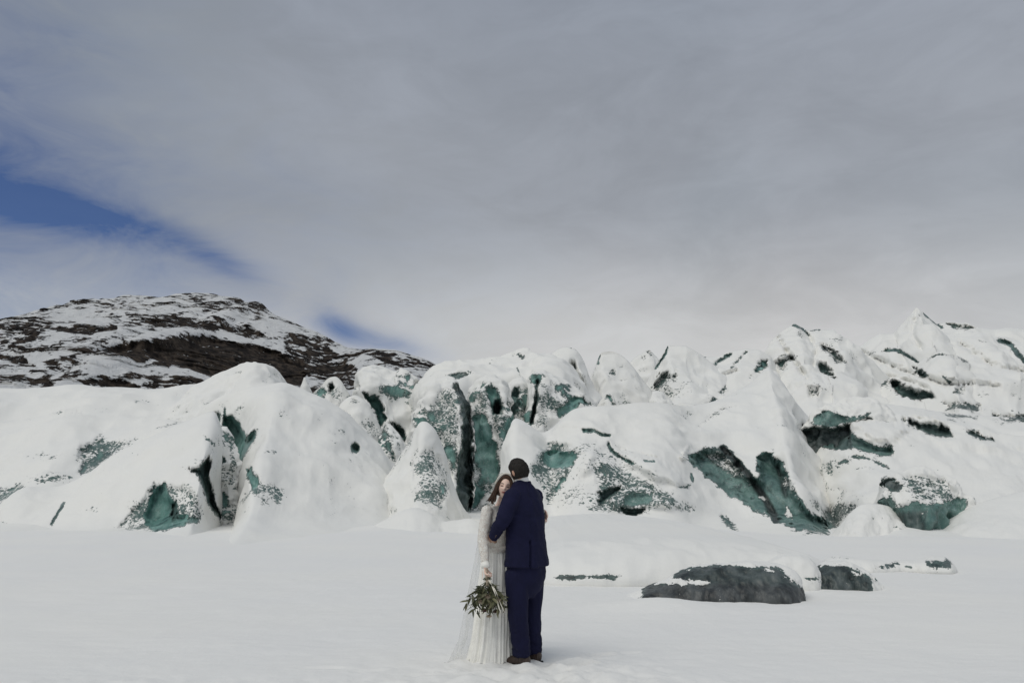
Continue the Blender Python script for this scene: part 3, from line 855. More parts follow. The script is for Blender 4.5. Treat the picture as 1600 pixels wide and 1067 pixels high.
mound('ice_serac', 'sloping fluted serac with turquoise ledges above the couple', SE,
      [(818, 720), (826, 650), (827, 600), (836, 582), (850, 578), (866, 586), (884, 596), (902, 606), (916, 620), (930, 634), (950, 660)],
      51, 5, 'wall', [
          L_([(840, 594), (838, 620), (834, 645), (830, 660)], 3.0, ice=1, depth=1.8, dirt=0.9),
          P_([(826, 590), (836, 582), (854, 587), (844, 597), (838, 602), (828, 600)], 0.9, 0.3),
          P_([(842, 598), (858, 592), (868, 610), (872, 630), (862, 648), (842, 672), (832, 676), (838, 640)], 0.44, 0.1),
          P_([(866, 640), (880, 632), (890, 620), (900, 616), (912, 621), (926, 634), (908, 631), (894, 645), (872, 655)], 0.82, 0.5),
          P_([(862, 632), (882, 620), (886, 640), (868, 655)], 0.52),
          L_([(876, 600), (890, 601)], 1.4, ice=.7, depth=.2)],
      amp=0.3, L=3, seed=17, steep_ice=0.5)
mound('ice_arch', 'little snow arch with a turquoise hollow in the middle distance', SE,
      [(925, 650), (938, 626), (948, 614), (956, 615), (964, 632), (975, 655)], 53, 3, 'wall',
      [P_([(942, 626), (948, 614), (955, 618), (962, 634), (957, 634), (950, 622)], 0.95, 0.4, w=3, jit=.3)], amp=0.15, L=2, seed=18, step=1.6)
mound('ice_block', 'small squarish snow-capped ice block in the middle distance, turquoise at its right foot', 'ice block',
      [(1008, 660), (1014, 630), (1020, 611), (1034, 611), (1046, 620), (1054, 634), (1058, 665)], 52, 3, 'wall',
      [P_([(1040, 638), (1052, 632), (1054, 648), (1046, 648)], 0.9, 0.2), P_([(996, 615), (1008, 612), (1006, 628), (998, 628)], 0.7)], amp=0.2, L=2, seed=19, step=1.6)
mound('ice_block', 'low rounded snow block right of the squarish turquoise-footed block', 'ice block',
      [(1048, 665), (1056, 640), (1064, 630), (1084, 632), (1100, 642), (1112, 665)], 51, 3, 'slope', [P_([(1078, 640), (1082, 639), (1082, 643)], 1)], amp=0.15, L=2, seed=20, step=1.6)
# -- left
mound('snow_ridge', 'long low snow ridge below the rocky mountain at the left edge', IC,
      [(-260, 640), (-120, 612), (-40, 605), (0, 605), (60, 607), (120, 604), (160, 607), (205, 607), (250, 606), (300, 600), (330, 602), (370, 620), (420, 680)],
      62, 26, 'slope', [
          P_([(116, 712), (134, 694), (152, 684), (168, 686), (190, 690), (214, 688), (190, 704), (164, 722), (136, 742), (122, 738), (126, 718)], 0.56, 0.5),
          P_([(150, 704), (162, 700), (162, 716), (152, 720)], 0.9, 0.4, dirt=.3), P_([(122, 735), (134, 730), (136, 738), (126, 741)], 0.9, 0.3, dirt=.4),
          P_([(46, 714), (72, 704), (94, 712), (80, 720)], 0.46), P_([(-30, 775), (0, 760), (32, 756), (46, 758), (16, 782), (-20, 800)], 0.62, 0.3),
          P_([(44, 748), (72, 736), (112, 740), (116, 750), (86, 760), (58, 758)], 0.48), P_([(208, 622), (226, 620), (233, 628), (212, 630)], 0.50),
          L_([(308, 641), (322, 643), (330, 647)], 1.6, ice=.9), L_([(245, 670), (265, 664), (290, 655), (310, 648)], 3, ice=0.38, depth=.2, dirt=.2),
          P_([(66, 642), (130, 640), (132, 650), (90, 648)], 0.24, 0.3), P_([(274, 618), (282, 616), (284, 620)], .7)],
      amp=0.8, L=8, seed=21, sharp=.25, soft_crest=True)
mound('snow_dome', 'small rounded snow dome in front of the mountain cliff', IC,
      [(270, 640), (300, 606), (330, 591), (350, 580), (372, 572), (395, 569), (415, 571), (430, 577), (441, 588), (450, 600), (475, 640)],
      55, 9, 'dome', [P_([(418, 574), (436, 580), (446, 596), (428, 592), (412, 595)], 0.34, 0.0), L_([(365, 583), (376, 581)], 1.6, ice=.6, depth=.1),
                      P_([(400, 595), (420, 592), (412, 600)], .4)], amp=0.4, L=4, seed=22)
mound('snow_dome', 'great smooth snow dome left of the couple with one round dark hole', IC,
      [(280, 700, 43, .1), (312, 645, 43, .14), (345, 622, 43, .18), (385, 608, 43, .32), (408, 603, 43, .7), (430, 598, 43, .95), (446, 597), (468, 605), (492, 616), (516, 629), (533, 639), (552, 656), (576, 680),
       (599, 697), (616, 718), (640, 745), (690, 790), (740, 815)],
      43, 14, 'slope', [
          P_([(350, 650), (362, 649), (373, 658), (386, 680), (396, 671), (403, 668), (397, 690), (386, 706), (376, 730), (368, 745), (350, 760), (340, 700)], 1, 1.7, dirt=0.2, w=9, jit=.7),
          L_([(351, 638), (351, 655)], 2.0, ice=.9), P_([(334, 645), (346, 642), (347, 660), (338, 668)], 0.66, 0.4, dirt=.3),
          P_([(547, 698), (550, 693), (556, 692), (562, 697), (562, 704), (556, 709), (549, 706)], 1, 0.9, dirt=0.55, w=4, jit=.15, soft=1.5),
          P_([(383, 732), (392, 730), (396, 742), (405, 748), (404, 762), (394, 766), (388, 748)], 0.95, 0.4),
          P_([(398, 738), (410, 752), (432, 755), (444, 766), (440, 792), (412, 790), (398, 778), (390, 768)], 0.52, 0.1),
          L_([(352, 812), (370, 790), (386, 772)], 5, ice=.40, depth=.1, dirt=.2), P_([(418, 703), (432, 703), (428, 708)], .7), P_([(436, 640), (448, 640), (446, 646), (438, 645)], 0.55),
          P_([(530, 670), (538, 670), (544, 682), (536, 678)], .55), L_([(350, 820), (364, 820)], 1.3, ice=.8, depth=.05),
          P_([(410, 618), (370, 634), (350, 645), (380, 640)], 0.30), P_([(440, 690), (500, 660), (560, 690), (600, 720), (560, 740), (470, 720)], 0.10)],
      amp=0.40, L=5, seed=23, soft_crest=True, sharp=.2)
mound('ice_pillar', 'leaning speckled ice pillar inside the crevasse of the left mounds', SE,
      [(322, 815), (330, 760), (336, 715), (340, 680), (347, 666), (354, 667), (363, 682), (370, 702), (377, 724), (374, 750), (364, 785), (356, 815)],
      37, 2.0, 'wall', [
          P_([(335, 700), (350, 720), (366, 700), (376, 725), (370, 760), (345, 770), (335, 740)], 0.42),
          P_([(336, 696), (343, 700), (352, 720), (348, 726), (340, 716)], 0.95, 0.3, dirt=.6), P_([(342, 743), (354, 740), (352, 748)], .9, .1, dirt=.5),
          P_([(354, 686), (364, 688), (370, 700), (360, 704)], 0.7, 0.1), P_([(336, 772), (350, 766), (358, 778), (354, 792), (340, 788)], 0.9, 0.3, dirt=.2)],
      amp=0.2, L=1.6, seed=24, steep_ice=0.5, step=1.5)
mound('snow_mound', 'snow mound at the left edge with a cave of dark turquoise ice at its foot', IC,
      [(-330, 850), (-220, 815), (-120, 800), (-40, 802), (0, 789), (22, 772), (42, 763), (66, 761), (92, 759), (118, 750), (140, 738), (162, 722), (190, 706), (222, 690), (258, 674),
       (298, 656), (326, 645), (338, 650), (344, 690), (346, 740), (349, 790), (352, 830)],
      36, 7.5, 'slope', [
          P_([(237, 764), (248, 755), (259, 756), (266, 774), (276, 786), (277, 803), (290, 802), (299, 810), (290, 821), (262, 828), (236, 830), (226, 818), (222, 806), (230, 786)], 0.98, 0.7, w=12),
          P_([(174, 830), (190, 815), (214, 788), (240, 756), (262, 757), (300, 760), (313, 788), (318, 808), (296, 818), (230, 832)], 0.50, 0.25),
          P_([(266, 790), (277, 780), (279, 805), (270, 816), (264, 806)], 1, 0.5, dirt=0.6), P_([(300, 806), (316, 806), (312, 815), (292, 820)], .95, .3, dirt=.5),
          P_([(284, 730), (308, 732), (318, 720), (326, 712), (332, 722), (326, 742), (334, 770), (340, 792), (349, 807), (344, 812), (330, 796), (318, 770), (313, 748), (306, 739)], 1, 1.4, dirt=0.75, w=5, jit=.6),
          P_([(300, 725), (318, 715), (330, 712), (334, 722), (322, 730)], 0.55),
          L_([(100, 786), (91, 800), (80, 819)], 2.4, ice=1, depth=0.4, dirt=.8, jit=.4), P_([(-4, 812), (6, 820), (12, 826), (0, 828)], 0.7, 0.1, dirt=.4),
          L_([(321, 684), (336, 696)], 1.3, ice=.9, depth=.2), P_([(128, 795), (155, 792), (150, 800)], 0.45), P_([(205, 708), (222, 703), (216, 710)], .36)],
      amp=0.35, L=5, seed=25, sharp=.25)
# -- centre front
mound('snow_cone', 'pointed snow cone in front of the serac wall, mottled with ice on its right', IC,
      [(540, 830), (575, 790), (604, 745), (622, 718), (638, 694), (650, 673), (658, 661), (667, 660), (678, 670), (688, 688), (696, 708), (703, 735), (714, 770), (730, 800), (760, 830)],
      39, 8, 'bell', [
          P_([(645, 750), (642, 726), (648, 708), (668, 698), (690, 712), (703, 742), (704, 776), (690, 795), (660, 795), (640, 776), (652, 756)], 0.48, 0.15, soft=14),
          P_([(684, 756), (698, 750), (698, 772), (688, 776)], 0.75, 0.1), P_([(644, 779), (653, 779), (650, 784)], .9, .1, dirt=.6)],
      amp=0.3, L=4, seed=26)
mound('snow_drift', 'low rounded snow drift at the foot of the pointed cone', IC,
      [(560, 835), (600, 812), (630, 797), (652, 794), (672, 802), (690, 815), (712, 814), (740, 812), (770, 835)], 33, 4, 'bell', [], amp=0.12, L=3, seed=27)
mound('snow_mound', 'broad snow mound right of the man with a turquoise window and long diagonal dark hollow', IC,
      [(745, 840, 36, .7), (768, 800, 36, .7), (782, 752, 36, .7), (793, 715, 36, .7), (797, 684, 36, .7), (803, 658, 36, .7), (811, 656, 36, .7), (826, 665, 36, .7), (846, 675, 36.5, .7),
       (860, 669, 37, .7), (876, 654, 37, .7), (892, 641, 37, .7), (908, 636, 37, .7), (935, 634, 37, .7), (965, 631, 37.5, .72), (1000, 628, 38, .75), (1040, 630, 39, .8), (1080, 634, 41, .85),
       (1120, 626, 43, .95), (1165, 604, 45, 1.1), (1188, 584, 46, 1.15), (1200, 574, 46, 1.15), (1212, 584, 46, 1.15), (1226, 602, 46, 1.1), (1244, 628, 46, 1.05), (1264, 652, 46, 1), (1290, 672, 46, .9), (1330, 690, 46, .7), (1380, 702, 46, .5), (1420, 720, 46, .4)],
      41, 13, 'ramp', [
          ('p', [(955, 702), (990, 706), (1030, 716), (1072, 740), (1082, 760), (1060, 765), (1020, 752), (985, 734)], dict(ice=0.0, depth=-0.45, w=14)),
          ('p', [(945, 775), (975, 757), (1010, 748), (1050, 770), (1080, 796), (1040, 800), (960, 800)], dict(ice=0.0, depth=-0.55, w=16)),
          ('p', [(850, 690), (880, 676), (915, 674), (950, 690), (930, 740), (900, 760), (880, 790), (905, 720)], dict(ice=0.0, depth=-0.4, w=20)),
          P_([(847, 722), (849, 705), (862, 700), (880, 704), (906, 706), (903, 714), (892, 728), (878, 733), (858, 732)], 1.0, 0.45, w=9, jit=.7),
          P_([(892, 728), (903, 712), (890, 738), (876, 764), (866, 774), (866, 758)], 0.86, 0.3),
          P_([(824, 738), (846, 702), (868, 688), (908, 700), (892, 742), (868, 780), (856, 796), (846, 764)], 0.52, 0.1),
          L_([(912, 672), (930, 673), (940, 679), (953, 680)], 2.6, ice=1, depth=0.7), L_([(868, 670), (890, 666), (914, 672)], 1.5, ice=.3, depth=.3, dirt=.1),
          L_([(950, 692), (954, 702), (964, 711), (978, 718), (989, 724)], 2.6, ice=1, depth=0.7), L_([(1008, 720), (1022, 721)], 2.2, ice=1, depth=0.5),
          L_([(964, 700), (1000, 708), (1026, 714), (1036, 722)], 2.0, ice=.25, depth=.35, dirt=.1),
          P_([(925, 728), (950, 722), (988, 735), (1010, 752), (1034, 764), (1062, 776), (1084, 790), (1086, 808), (1050, 796), (1012, 800), (960, 802), (935, 792), (930, 760)], 0.50, 0.1),
          P_([(938, 733), (950, 738), (951, 747), (942, 745)], 1, 0.2, dirt=.3),
          P_([(934, 782), (936, 768), (948, 768), (974, 756), (964, 770), (952, 778), (946, 788), (938, 789)], 1, 0.7, dirt=0.7, w=4),
          P_([(972, 776), (990, 769), (1022, 770), (1018, 784), (996, 792), (974, 790)], 0.95, 0.3, dirt=.4),
          P_([(970, 792), (988, 797), (1010, 792), (1004, 804), (986, 808), (974, 802)], 1, 0.5, dirt=0.8, w=3),
          P_([(916, 792), (936, 790), (930, 798), (918, 799)], 0.7, 0.1, dirt=.3),
          L_([(1060, 760), (1074, 762), (1082, 752), (1080, 740)], 1.6, ice=.9, depth=.3, dirt=.3), L_([(1030, 748), (1045, 753), (1056, 760)], 1.3, ice=.6, depth=.2),
          P_([(866, 730), (900, 686), (955, 688), (1000, 715), (1050, 745), (1086, 790), (1060, 806), (930, 806), (866, 800)], 0.30, soft=16),

          P_([(1070, 712), (1084, 708), (1100, 701), (1126, 698), (1148, 712), (1172, 742), (1184, 746), (1180, 714), (1190, 706), (1206, 704), (1224, 724), (1238, 752), (1246, 776), (1264, 796), (1286, 806), (1302, 820),
              (1302, 834), (1270, 833), (1244, 829), (1214, 813), (1178, 795), (1140, 774), (1110, 750), (1086, 730)], 0.97, 1.2, w=14, jit=1.3, dirt=.42),
          P_([(1102, 706), (1126, 700), (1150, 716), (1172, 742), (1178, 756), (1154, 748), (1128, 734), (1104, 718)], 0.47, -0.3, set=True),
          L_([(1130, 700), (1155, 726), (1178, 752), (1196, 780), (1212, 812)], 6.0, ice=1, depth=0.5, dirt=0.95), L_([(1216, 730), (1222, 752), (1228, 775)], 4, ice=0.9, depth=.3, dirt=.8),
          L_([(1180, 750), (1205, 770), (1225, 790)], 4, ice=0.85, depth=.2, dirt=.5), P_([(1192, 772), (1198, 780), (1194, 786), (1188, 776)], 0.2, set=True),
          P_([(1228, 794), (1240, 802), (1238, 812), (1230, 806)], 0.25, set=True), P_([(1226, 745), (1240, 752), (1240, 766), (1226, 764)], 0.42, set=True),
          P_([(1285, 800), (1300, 786), (1332, 784), (1340, 794), (1318, 812), (1306, 834), (1288, 830)], 0.60, 0.4, dirt=0.6),
          P_([(1122, 806), (1130, 800), (1142, 812), (1152, 826), (1162, 834), (1146, 828), (1132, 820)], 0.66, 0.1, dirt=.4),
          P_([(1254, 664), (1276, 668), (1304, 668), (1328, 655), (1332, 702), (1310, 700), (1280, 696), (1262, 684)], 1, 0.8, dirt=0.7, w=4),
          L_([(1308, 728), (1318, 720), (1334, 714), (1352, 712), (1370, 722), (1388, 731)], 2.0, ice=0.8, depth=0.4), P_([(1318, 728), (1345, 722), (1372, 730), (1340, 734)], 0.34),
          P_([(1215, 663), (1228, 664), (1226, 668)], 0.7), L_([(1090, 668), (1108, 652), (1128, 640)], 4, ice=0.30, depth=.1, dirt=.1), L_([(1125, 640), (1150, 634)], 1.6, ice=.6, depth=.2),
          P_([(1062, 712), (1066, 696), (1076, 698), (1076, 716), (1068, 722)], 0.36, -0.4), P_([(1240, 740), (1262, 760), (1300, 764), (1330, 778), (1290, 772)], 0.28)],
      amp=0.4, L=5, seed=29, lobe=0.12, sharp=.3)
mound('snow_slope', 'snow slope at far right with grey ice ledges and a small arched crack', IC,
      [(1222, 735, 44, .15), (1240, 700, 44, .3), (1258, 672, 44, .55), (1290, 648, 44, .85), (1330, 634), (1380, 632), (1440, 640), (1500, 647), (1560, 651), (1620, 654), (1720, 676), (1800, 720), (1880, 800)],
      44, 14.5, 'ramp', [
          ('p', [(1328, 656), (1360, 652), (1392, 652), (1430, 672), (1400, 692), (1372, 695), (1346, 684), (1326, 668)], dict(ice=0.0, depth=-0.7, w=12, soft=3)),
          ('p', [(1400, 646), (1440, 644), (1480, 654), (1492, 668), (1470, 662), (1430, 656)], dict(ice=0.0, depth=-0.5, w=8, soft=3)),
          ('p', [(1266, 680), (1282, 673), (1302, 676), (1305, 690), (1292, 686), (1278, 681)], dict(ice=0.0, depth=-0.5, w=6, soft=3)),
          ('p', [(1440, 676), (1500, 684), (1560, 690), (1600, 688), (1600, 706), (1480, 708)], dict(ice=0.0, depth=-0.3, w=14, soft=3)),
          P_([(1252, 664), (1276, 668), (1304, 668), (1326, 656), (1332, 702), (1306, 704), (1280, 697), (1262, 686)], 1, 1.3, dirt=0.75, w=5, jit=.6),
          P_([(1262, 688), (1278, 682), (1292, 687), (1305, 690), (1305, 703), (1284, 699)], 1, -0.6, dirt=0.55, w=3, jit=.4),
          P_([(1323, 668), (1338, 681), (1354, 690), (1374, 698), (1395, 695), (1398, 709), (1376, 713), (1346, 706), (1327, 699)], 1, 0.9, dirt=0.5, w=6, jit=.6),
          L_([(1324, 660), (1327, 680), (1330, 700)], 3.0, ice=1, depth=1.2, dirt=.9),
          P_([(1345, 688), (1380, 690), (1425, 694), (1440, 700), (1400, 698), (1370, 694)], 0.36),
          P_([(1406, 652), (1430, 657), (1466, 662), (1482, 668), (1494, 684), (1462, 681), (1434, 671), (1416, 662)], 0.86, 0.9, dirt=0.75, w=5),
          P_([(1372, 652), (1392, 646), (1400, 652), (1386, 660)], 0.9, 0.6, dirt=.8, w=4),
          P_([(1502, 668), (1516, 672), (1534, 678), (1552, 684), (1554, 689), (1532, 688), (1516, 680)], 0.9, 0.6, dirt=0.8, w=4),
          P_([(1474, 646), (1500, 644), (1530, 650), (1526, 658), (1480, 656)], 0.55, 0.2, dirt=.6), P_([(1552, 652), (1606, 650), (1606, 660), (1572, 660)], 0.7, 0.4, dirt=.8),
          L_([(1308, 728), (1318, 720), (1334, 714), (1352, 714), (1370, 722), (1388, 731)], 2.2, ice=0.9, depth=0.5), P_([(1318, 730), (1345, 722), (1374, 732), (1340, 736)], 0.40),
          P_([(1285, 800), (1300, 786), (1332, 784), (1340, 794), (1318, 812), (1306, 834), (1288, 830)], 0.60, 0.3, dirt=0.6),
          L_([(1280, 760), (1310, 764), (1345, 776), (1372, 780)], 2.5, ice=0.36, depth=.25, dirt=.1)],
      amp=0.35, L=4, lobe=.06, sharp=.3, seed=43)
# -- blocks on the right slope
mound('ice_slab', 'snow-capped overhanging slab of grey ice on the right slope', 'ice slab',
      [(1244, 700), (1256, 670), (1271, 648), (1288, 633), (1312, 626), (1340, 622), (1366, 624), (1386, 634), (1398, 648), (1408, 668)],
      42.0, 3.0, 'block', [
          P_([(1268, 664), (1276, 646), (1292, 640), (1310, 645), (1322, 653), (1350, 648), (1358, 646), (1354, 655), (1320, 663), (1290, 669)], 0.98, 0.2, dirt=0.4),
          P_([(1250, 672), (1272, 664), (1300, 668), (1330, 661), (1358, 651), (1366, 657), (1340, 668), (1330, 740), (1250, 740)], 1, 1.2, dirt=0.9, w=5, jit=.4)],
      amp=0.3, L=2, seed=30, step=1.5, lobe=.06)
mound('ice_block', 'big ice block at far right with a speckled top and bare dark right foot', 'ice block',
      [(1360, 836), (1370, 790), (1374, 756), (1384, 745), (1404, 741), (1430, 739), (1456, 740), (1476, 746), (1492, 757), (1501, 772), (1506, 792), (1508, 815), (1508, 836)],
      31.2, 2.2, 'block', [
          P_([(1408, 744), (1440, 740), (1474, 747), (1498, 768), (1500, 778), (1466, 786), (1430, 784), (1410, 768)], 0.47, 0.1),
          P_([(1400, 792), (1424, 783), (1470, 786), (1500, 776), (1510, 780), (1510, 850), (1380, 850), (1392, 800)], 1, 0.1, dirt=0.35),
          P_([(1396, 800), (1440, 800), (1450, 850), (1380, 850)], 1, 0.0, dirt=0.8), P_([(1372, 756), (1382, 746), (1398, 747), (1412, 756), (1408, 772), (1392, 766)], 0.95, 0.3, dirt=0.9),
          P_([(1372, 780), (1392, 776), (1406, 790), (1400, 800), (1370, 800)], 0.95, 0.2, dirt=0.6), P_([(1406, 776), (1418, 772), (1422, 786), (1410, 792)], 0.1, -0.1, set=True)],
      amp=0.38, L=1.5, seed=35, step=1.4)
mound('snow_mound', 'low rounded snow mound in front of the big far-right ice block', IC,
      [(1288, 850), (1302, 834), (1314, 818), (1328, 801), (1344, 789), (1362, 787), (1384, 790), (1404, 800), (1422, 815), (1440, 832), (1462, 850)],
      29.6, 1.8, 'slope', [P_([(1366, 808), (1380, 807), (1378, 811)], 0.5), P_([(1396, 820), (1412, 828), (1400, 830)], .4)], amp=0.12, L=1.6, seed=36, step=1.5)
mound('snow_drift', 'smooth snow drift banked against the big far-right ice block', IC,
      [(1412, 852), (1434, 838), (1457, 827), (1482, 812), (1508, 797), (1542, 783), (1600, 768), (1700, 752), (1820, 790), (1900, 850)], 29.6, 4.5, 'ramp', [], amp=0.1, L=3, lobe=.05, seed=42)
# -- low slabs in the right foreground
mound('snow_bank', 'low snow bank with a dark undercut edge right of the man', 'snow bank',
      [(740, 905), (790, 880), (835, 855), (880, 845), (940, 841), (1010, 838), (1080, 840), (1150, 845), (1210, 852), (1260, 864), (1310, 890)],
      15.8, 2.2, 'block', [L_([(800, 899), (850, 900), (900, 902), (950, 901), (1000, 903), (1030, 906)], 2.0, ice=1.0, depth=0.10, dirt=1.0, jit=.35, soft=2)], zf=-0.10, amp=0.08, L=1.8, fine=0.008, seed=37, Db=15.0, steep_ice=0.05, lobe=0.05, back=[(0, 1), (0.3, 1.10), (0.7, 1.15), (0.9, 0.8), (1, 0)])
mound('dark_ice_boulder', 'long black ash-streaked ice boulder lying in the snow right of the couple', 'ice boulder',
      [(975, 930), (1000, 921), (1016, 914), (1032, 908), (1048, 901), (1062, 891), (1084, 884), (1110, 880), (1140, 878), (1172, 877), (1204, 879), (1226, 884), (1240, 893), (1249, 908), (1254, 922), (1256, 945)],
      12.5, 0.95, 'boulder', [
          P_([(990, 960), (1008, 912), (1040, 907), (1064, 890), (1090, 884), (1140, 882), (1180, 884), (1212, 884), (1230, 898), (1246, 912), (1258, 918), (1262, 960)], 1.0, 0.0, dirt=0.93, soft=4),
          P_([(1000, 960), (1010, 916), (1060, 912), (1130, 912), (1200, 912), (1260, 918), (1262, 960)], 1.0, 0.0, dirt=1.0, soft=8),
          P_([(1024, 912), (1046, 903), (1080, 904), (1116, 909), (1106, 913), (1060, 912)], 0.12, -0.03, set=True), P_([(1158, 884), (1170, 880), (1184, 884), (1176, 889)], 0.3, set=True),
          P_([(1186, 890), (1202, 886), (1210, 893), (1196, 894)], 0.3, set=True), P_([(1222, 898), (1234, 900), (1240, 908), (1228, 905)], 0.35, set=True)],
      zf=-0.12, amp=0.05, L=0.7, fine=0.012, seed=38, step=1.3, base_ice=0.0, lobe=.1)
mound('snow_cushion', 'white snow cushion between the two dark boulders', 'snow bank',
      [(1185, 905), (1200, 876), (1222, 864), (1246, 864), (1264, 870), (1275, 881), (1279, 895), (1280, 912)], 13.8, 0.8, 'block',
      [L_([(1256, 903), (1268, 905), (1278, 903)], 1.6, ice=.9, depth=.03, dirt=.7)], zf=-0.1, amp=0.04, L=0.8, fine=0.006, seed=39, step=1.5)
mound('dark_ice_boulder', 'smaller dark grey wedge-shaped ice boulder right of the long black boulder', 'ice boulder',
      [(1270, 925), (1275, 893), (1281, 881), (1296, 876), (1318, 876), (1338, 882), (1354, 891), (1366, 901), (1376, 912)], 13.9, 0.75, 'boulder',
      [P_([(1266, 930), (1278, 884), (1296, 878), (1320, 882), (1340, 890), (1356, 902), (1364, 908), (1364, 930)], 1, 0, dirt=0.92, soft=3), P_([(1286, 880), (1310, 877), (1330, 882), (1314, 884), (1296, 884)], 0.3, set=True),
       P_([(1330, 891), (1346, 896), (1344, 900), (1332, 896)], 0.25, set=True)], zf=-0.1, amp=0.06, L=0.45, fine=0.012, seed=40, step=1.2)
mound('snow_bank', 'thin snow bank with dark rubble at its right end, farthest right of the row', 'snow bank',
      [(1270, 895), (1290, 872), (1310, 866), (1350, 872), (1390, 876), (1430, 874), (1456, 868), (1474, 869), (1486, 877), (1492, 892)], 17.2, 0.9, 'block',
      [P_([(1364, 886), (1376, 880), (1398, 878), (1408, 882), (1400, 888), (1376, 889)], 0.95, 0.05, dirt=0.85), P_([(1444, 886), (1448, 876), (1456, 880), (1462, 876), (1470, 880), (1478, 872), (1486, 876), (1486, 888)], 0.9, 0.05, dirt=0.9),
       L_([(1408, 886), (1444, 886)], 1.2, ice=.7, depth=.04), L_([(1292, 862), (1300, 870), (1330, 874)], 1.2, ice=.5, depth=.05)], zf=-0.1, amp=0.05, L=1.0, fine=0.010, seed=41, step=1.4)
# ---------------------------------------------------------------- the couple
def pt(u, v, Y):
    return unproj(u, v, Y)


def nrm(a):
    a = np.asarray(a, float)
    return a / (np.linalg.norm(a) + 1e-12)


def tube(path, rad, seg=20, ref=(0, 0, 1), sub=6, sup=2.0, closed_caps=True):
    """closed tube along a path; rad: per point r or (ra, rb) along (side, ref-ish) axes"""
    path = np.asarray(path, float)
    rr = np.array([(r, r) if np.isscalar(r) else r for r in rad], float)
    n = (len(path) - 1) * sub + 1
    q = resample(np.hstack([path, rr]), n) if sub > 1 else np.hstack([path, rr])
    c, r = q[:, :3], np.maximum(q[:, 3:], 0.001)
    T = np.gradient(c, axis=0)
    T /= np.linalg.norm(T, axis=1)[:, None] + 1e-12
    ref = nrm(ref)
    if abs(np.dot(nrm(path[-1] - path[0]), ref)) > 0.8:
        ref = np.array([0.0, 1.0, 0.0]) if abs(ref[1]) < 0.8 else np.array([1.0, 0.0, 0.0])
    V = []
    th = np.linspace(0, 2 * math.pi, seg, endpoint=False)
    for i in range(n):
        s = np.cross(T[i], ref)
        if np.linalg.norm(s) < 1e-3:
            s = np.cross(T[i], np.array([1.0, 0.2, 0.1]))
        s = nrm(s)
        b = nrm(np.cross(s, T[i]))
        cs, sn = np.cos(th), np.sin(th)
        if sup != 2.0:
            cs = np.sign(cs) * np.abs(cs) ** (2 / sup)
            sn = np.sign(sn) * np.abs(sn) ** (2 / sup)
        V.append(c[i] + np.outer(cs * r[i, 0], s) + np.outer(sn * r[i, 1], b))
    V = np.vstack(V)
    F = [tuple(f) for f in grid_faces(n, seg, True)]
    # rounded caps
    k = len(V)
    V = np.vstack([V, c[0] - T[0] * r[0].min() * 0.5, c[-1] + T[-1] * r[-1].min() * 0.5])
    for j in range(seg):
        F.append((k, (j + 1) % seg, j))
        o = (n - 1) * seg
        F.append((k + 1, o + j, o + (j + 1) % seg))
    return V, F


def rings(rs, seg=40, sub=5):
    """stack of horizontal-ish elliptic rings: (centre, a, b, axis_a, axis_b)"""
    arr = np.array([np.r_[r[0], r[1], r[2]] for r in rs], float)
    n = (len(rs) - 1) * sub + 1
    q = resample(arr, n) if sub > 1 else arr
    ax, bx = rs[0][3], rs[0][4]
    th = np.linspace(0, 2 * math.pi, seg, endpoint=False)
    V = []
    for i in range(n):
        V.append(q[i, :3] + np.outer(np.cos(th) * q[i, 3], ax) + np.outer(np.sin(th) * q[i, 4], bx))
    V = np.vstack(V)
    F = [tuple(f) for f in grid_faces(n, seg, True)]
    k = len(V)
    V = np.vstack([V, q[0, :3], q[-1, :3]])
    for j in range(seg):
        F.append((k, (j + 1) % seg, j))
        o = (n - 1) * seg
        F.append((k + 1, o + j, o + (j + 1) % seg))
    return V, F


def ellipsoid(c, axes, seg=28, nr=18):
    A = np.array(axes, float)
    ph = np.linspace(0.03, math.pi - 0.03, nr)
    th = np.linspace(0, 2 * math.pi, seg, endpoint=False)
    L = np.stack([np.outer(np.sin(ph), np.cos(th)), np.outer(np.sin(ph), np.sin(th)), np.outer(np.cos(ph), np.ones(seg))], -1).reshape(-1, 3)
    V = c + L @ A
    F = [tuple(f) for f in grid_faces(nr, seg, True)]
    k = len(V)
    V = np.vstack([V, V[:seg].mean(0), V[-seg:].mean(0)])
    for j in range(seg):
        F.append((k, (j + 1) % seg, j))
        o = (nr - 1) * seg
        F.append((k + 1, o + j, o + (j + 1) % seg))
    return V, F


def joined(parts, name='tmp'):
    V, F, o = [], [], 0
    for v, f in parts:
        V.append(v)
        F += [tuple(int(i) + o for i in q) for q in f]
        o += len(v)
    me = bpy.data.meshes.new(name)
    me.from_pydata(np.vstack(V).tolist(), [], F)
    me.validate()
    me.update()
    bm = bmesh.new()
    bm.from_mesh(me)
    bmesh.ops.recalc_face_normals(bm, faces=bm.faces)
    bm.to_mesh(me)
    bm.free()
    return me


def fuse(parts, voxel=0.008, iters=4, fac=0.5, name='fused'):
    """one continuous surface round all the overlapping pieces"""
    me = joined(parts, name)
    o = bpy.data.objects.new('tmp_fuse', me)
    COL.objects.link(o)
    m = o.modifiers.new('r', 'REMESH')
    m.mode = 'VOXEL'
    m.voxel_size = voxel
    if iters:
        s = o.modifiers.new('s', 'SMOOTH')
        s.iterations = iters
        s.factor = fac
    dg = bpy.context.evaluated_depsgraph_get()
    out = bpy.data.meshes.new_from_object(o.evaluated_get(dg))
    out.name = name
    bpy.data.objects.remove(o)
    bpy.data.meshes.remove(me)
    return out


def get_vn(me):
    n = len(me.vertices)
    V = np.empty(n * 3, np.float32)
    N = np.empty(n * 3, np.float32)
    me.vertices.foreach_get('co', V)
    me.vertices.foreach_get('normal', N)
    return V.reshape(-1, 3).astype(float), N.reshape(-1, 3).astype(float)


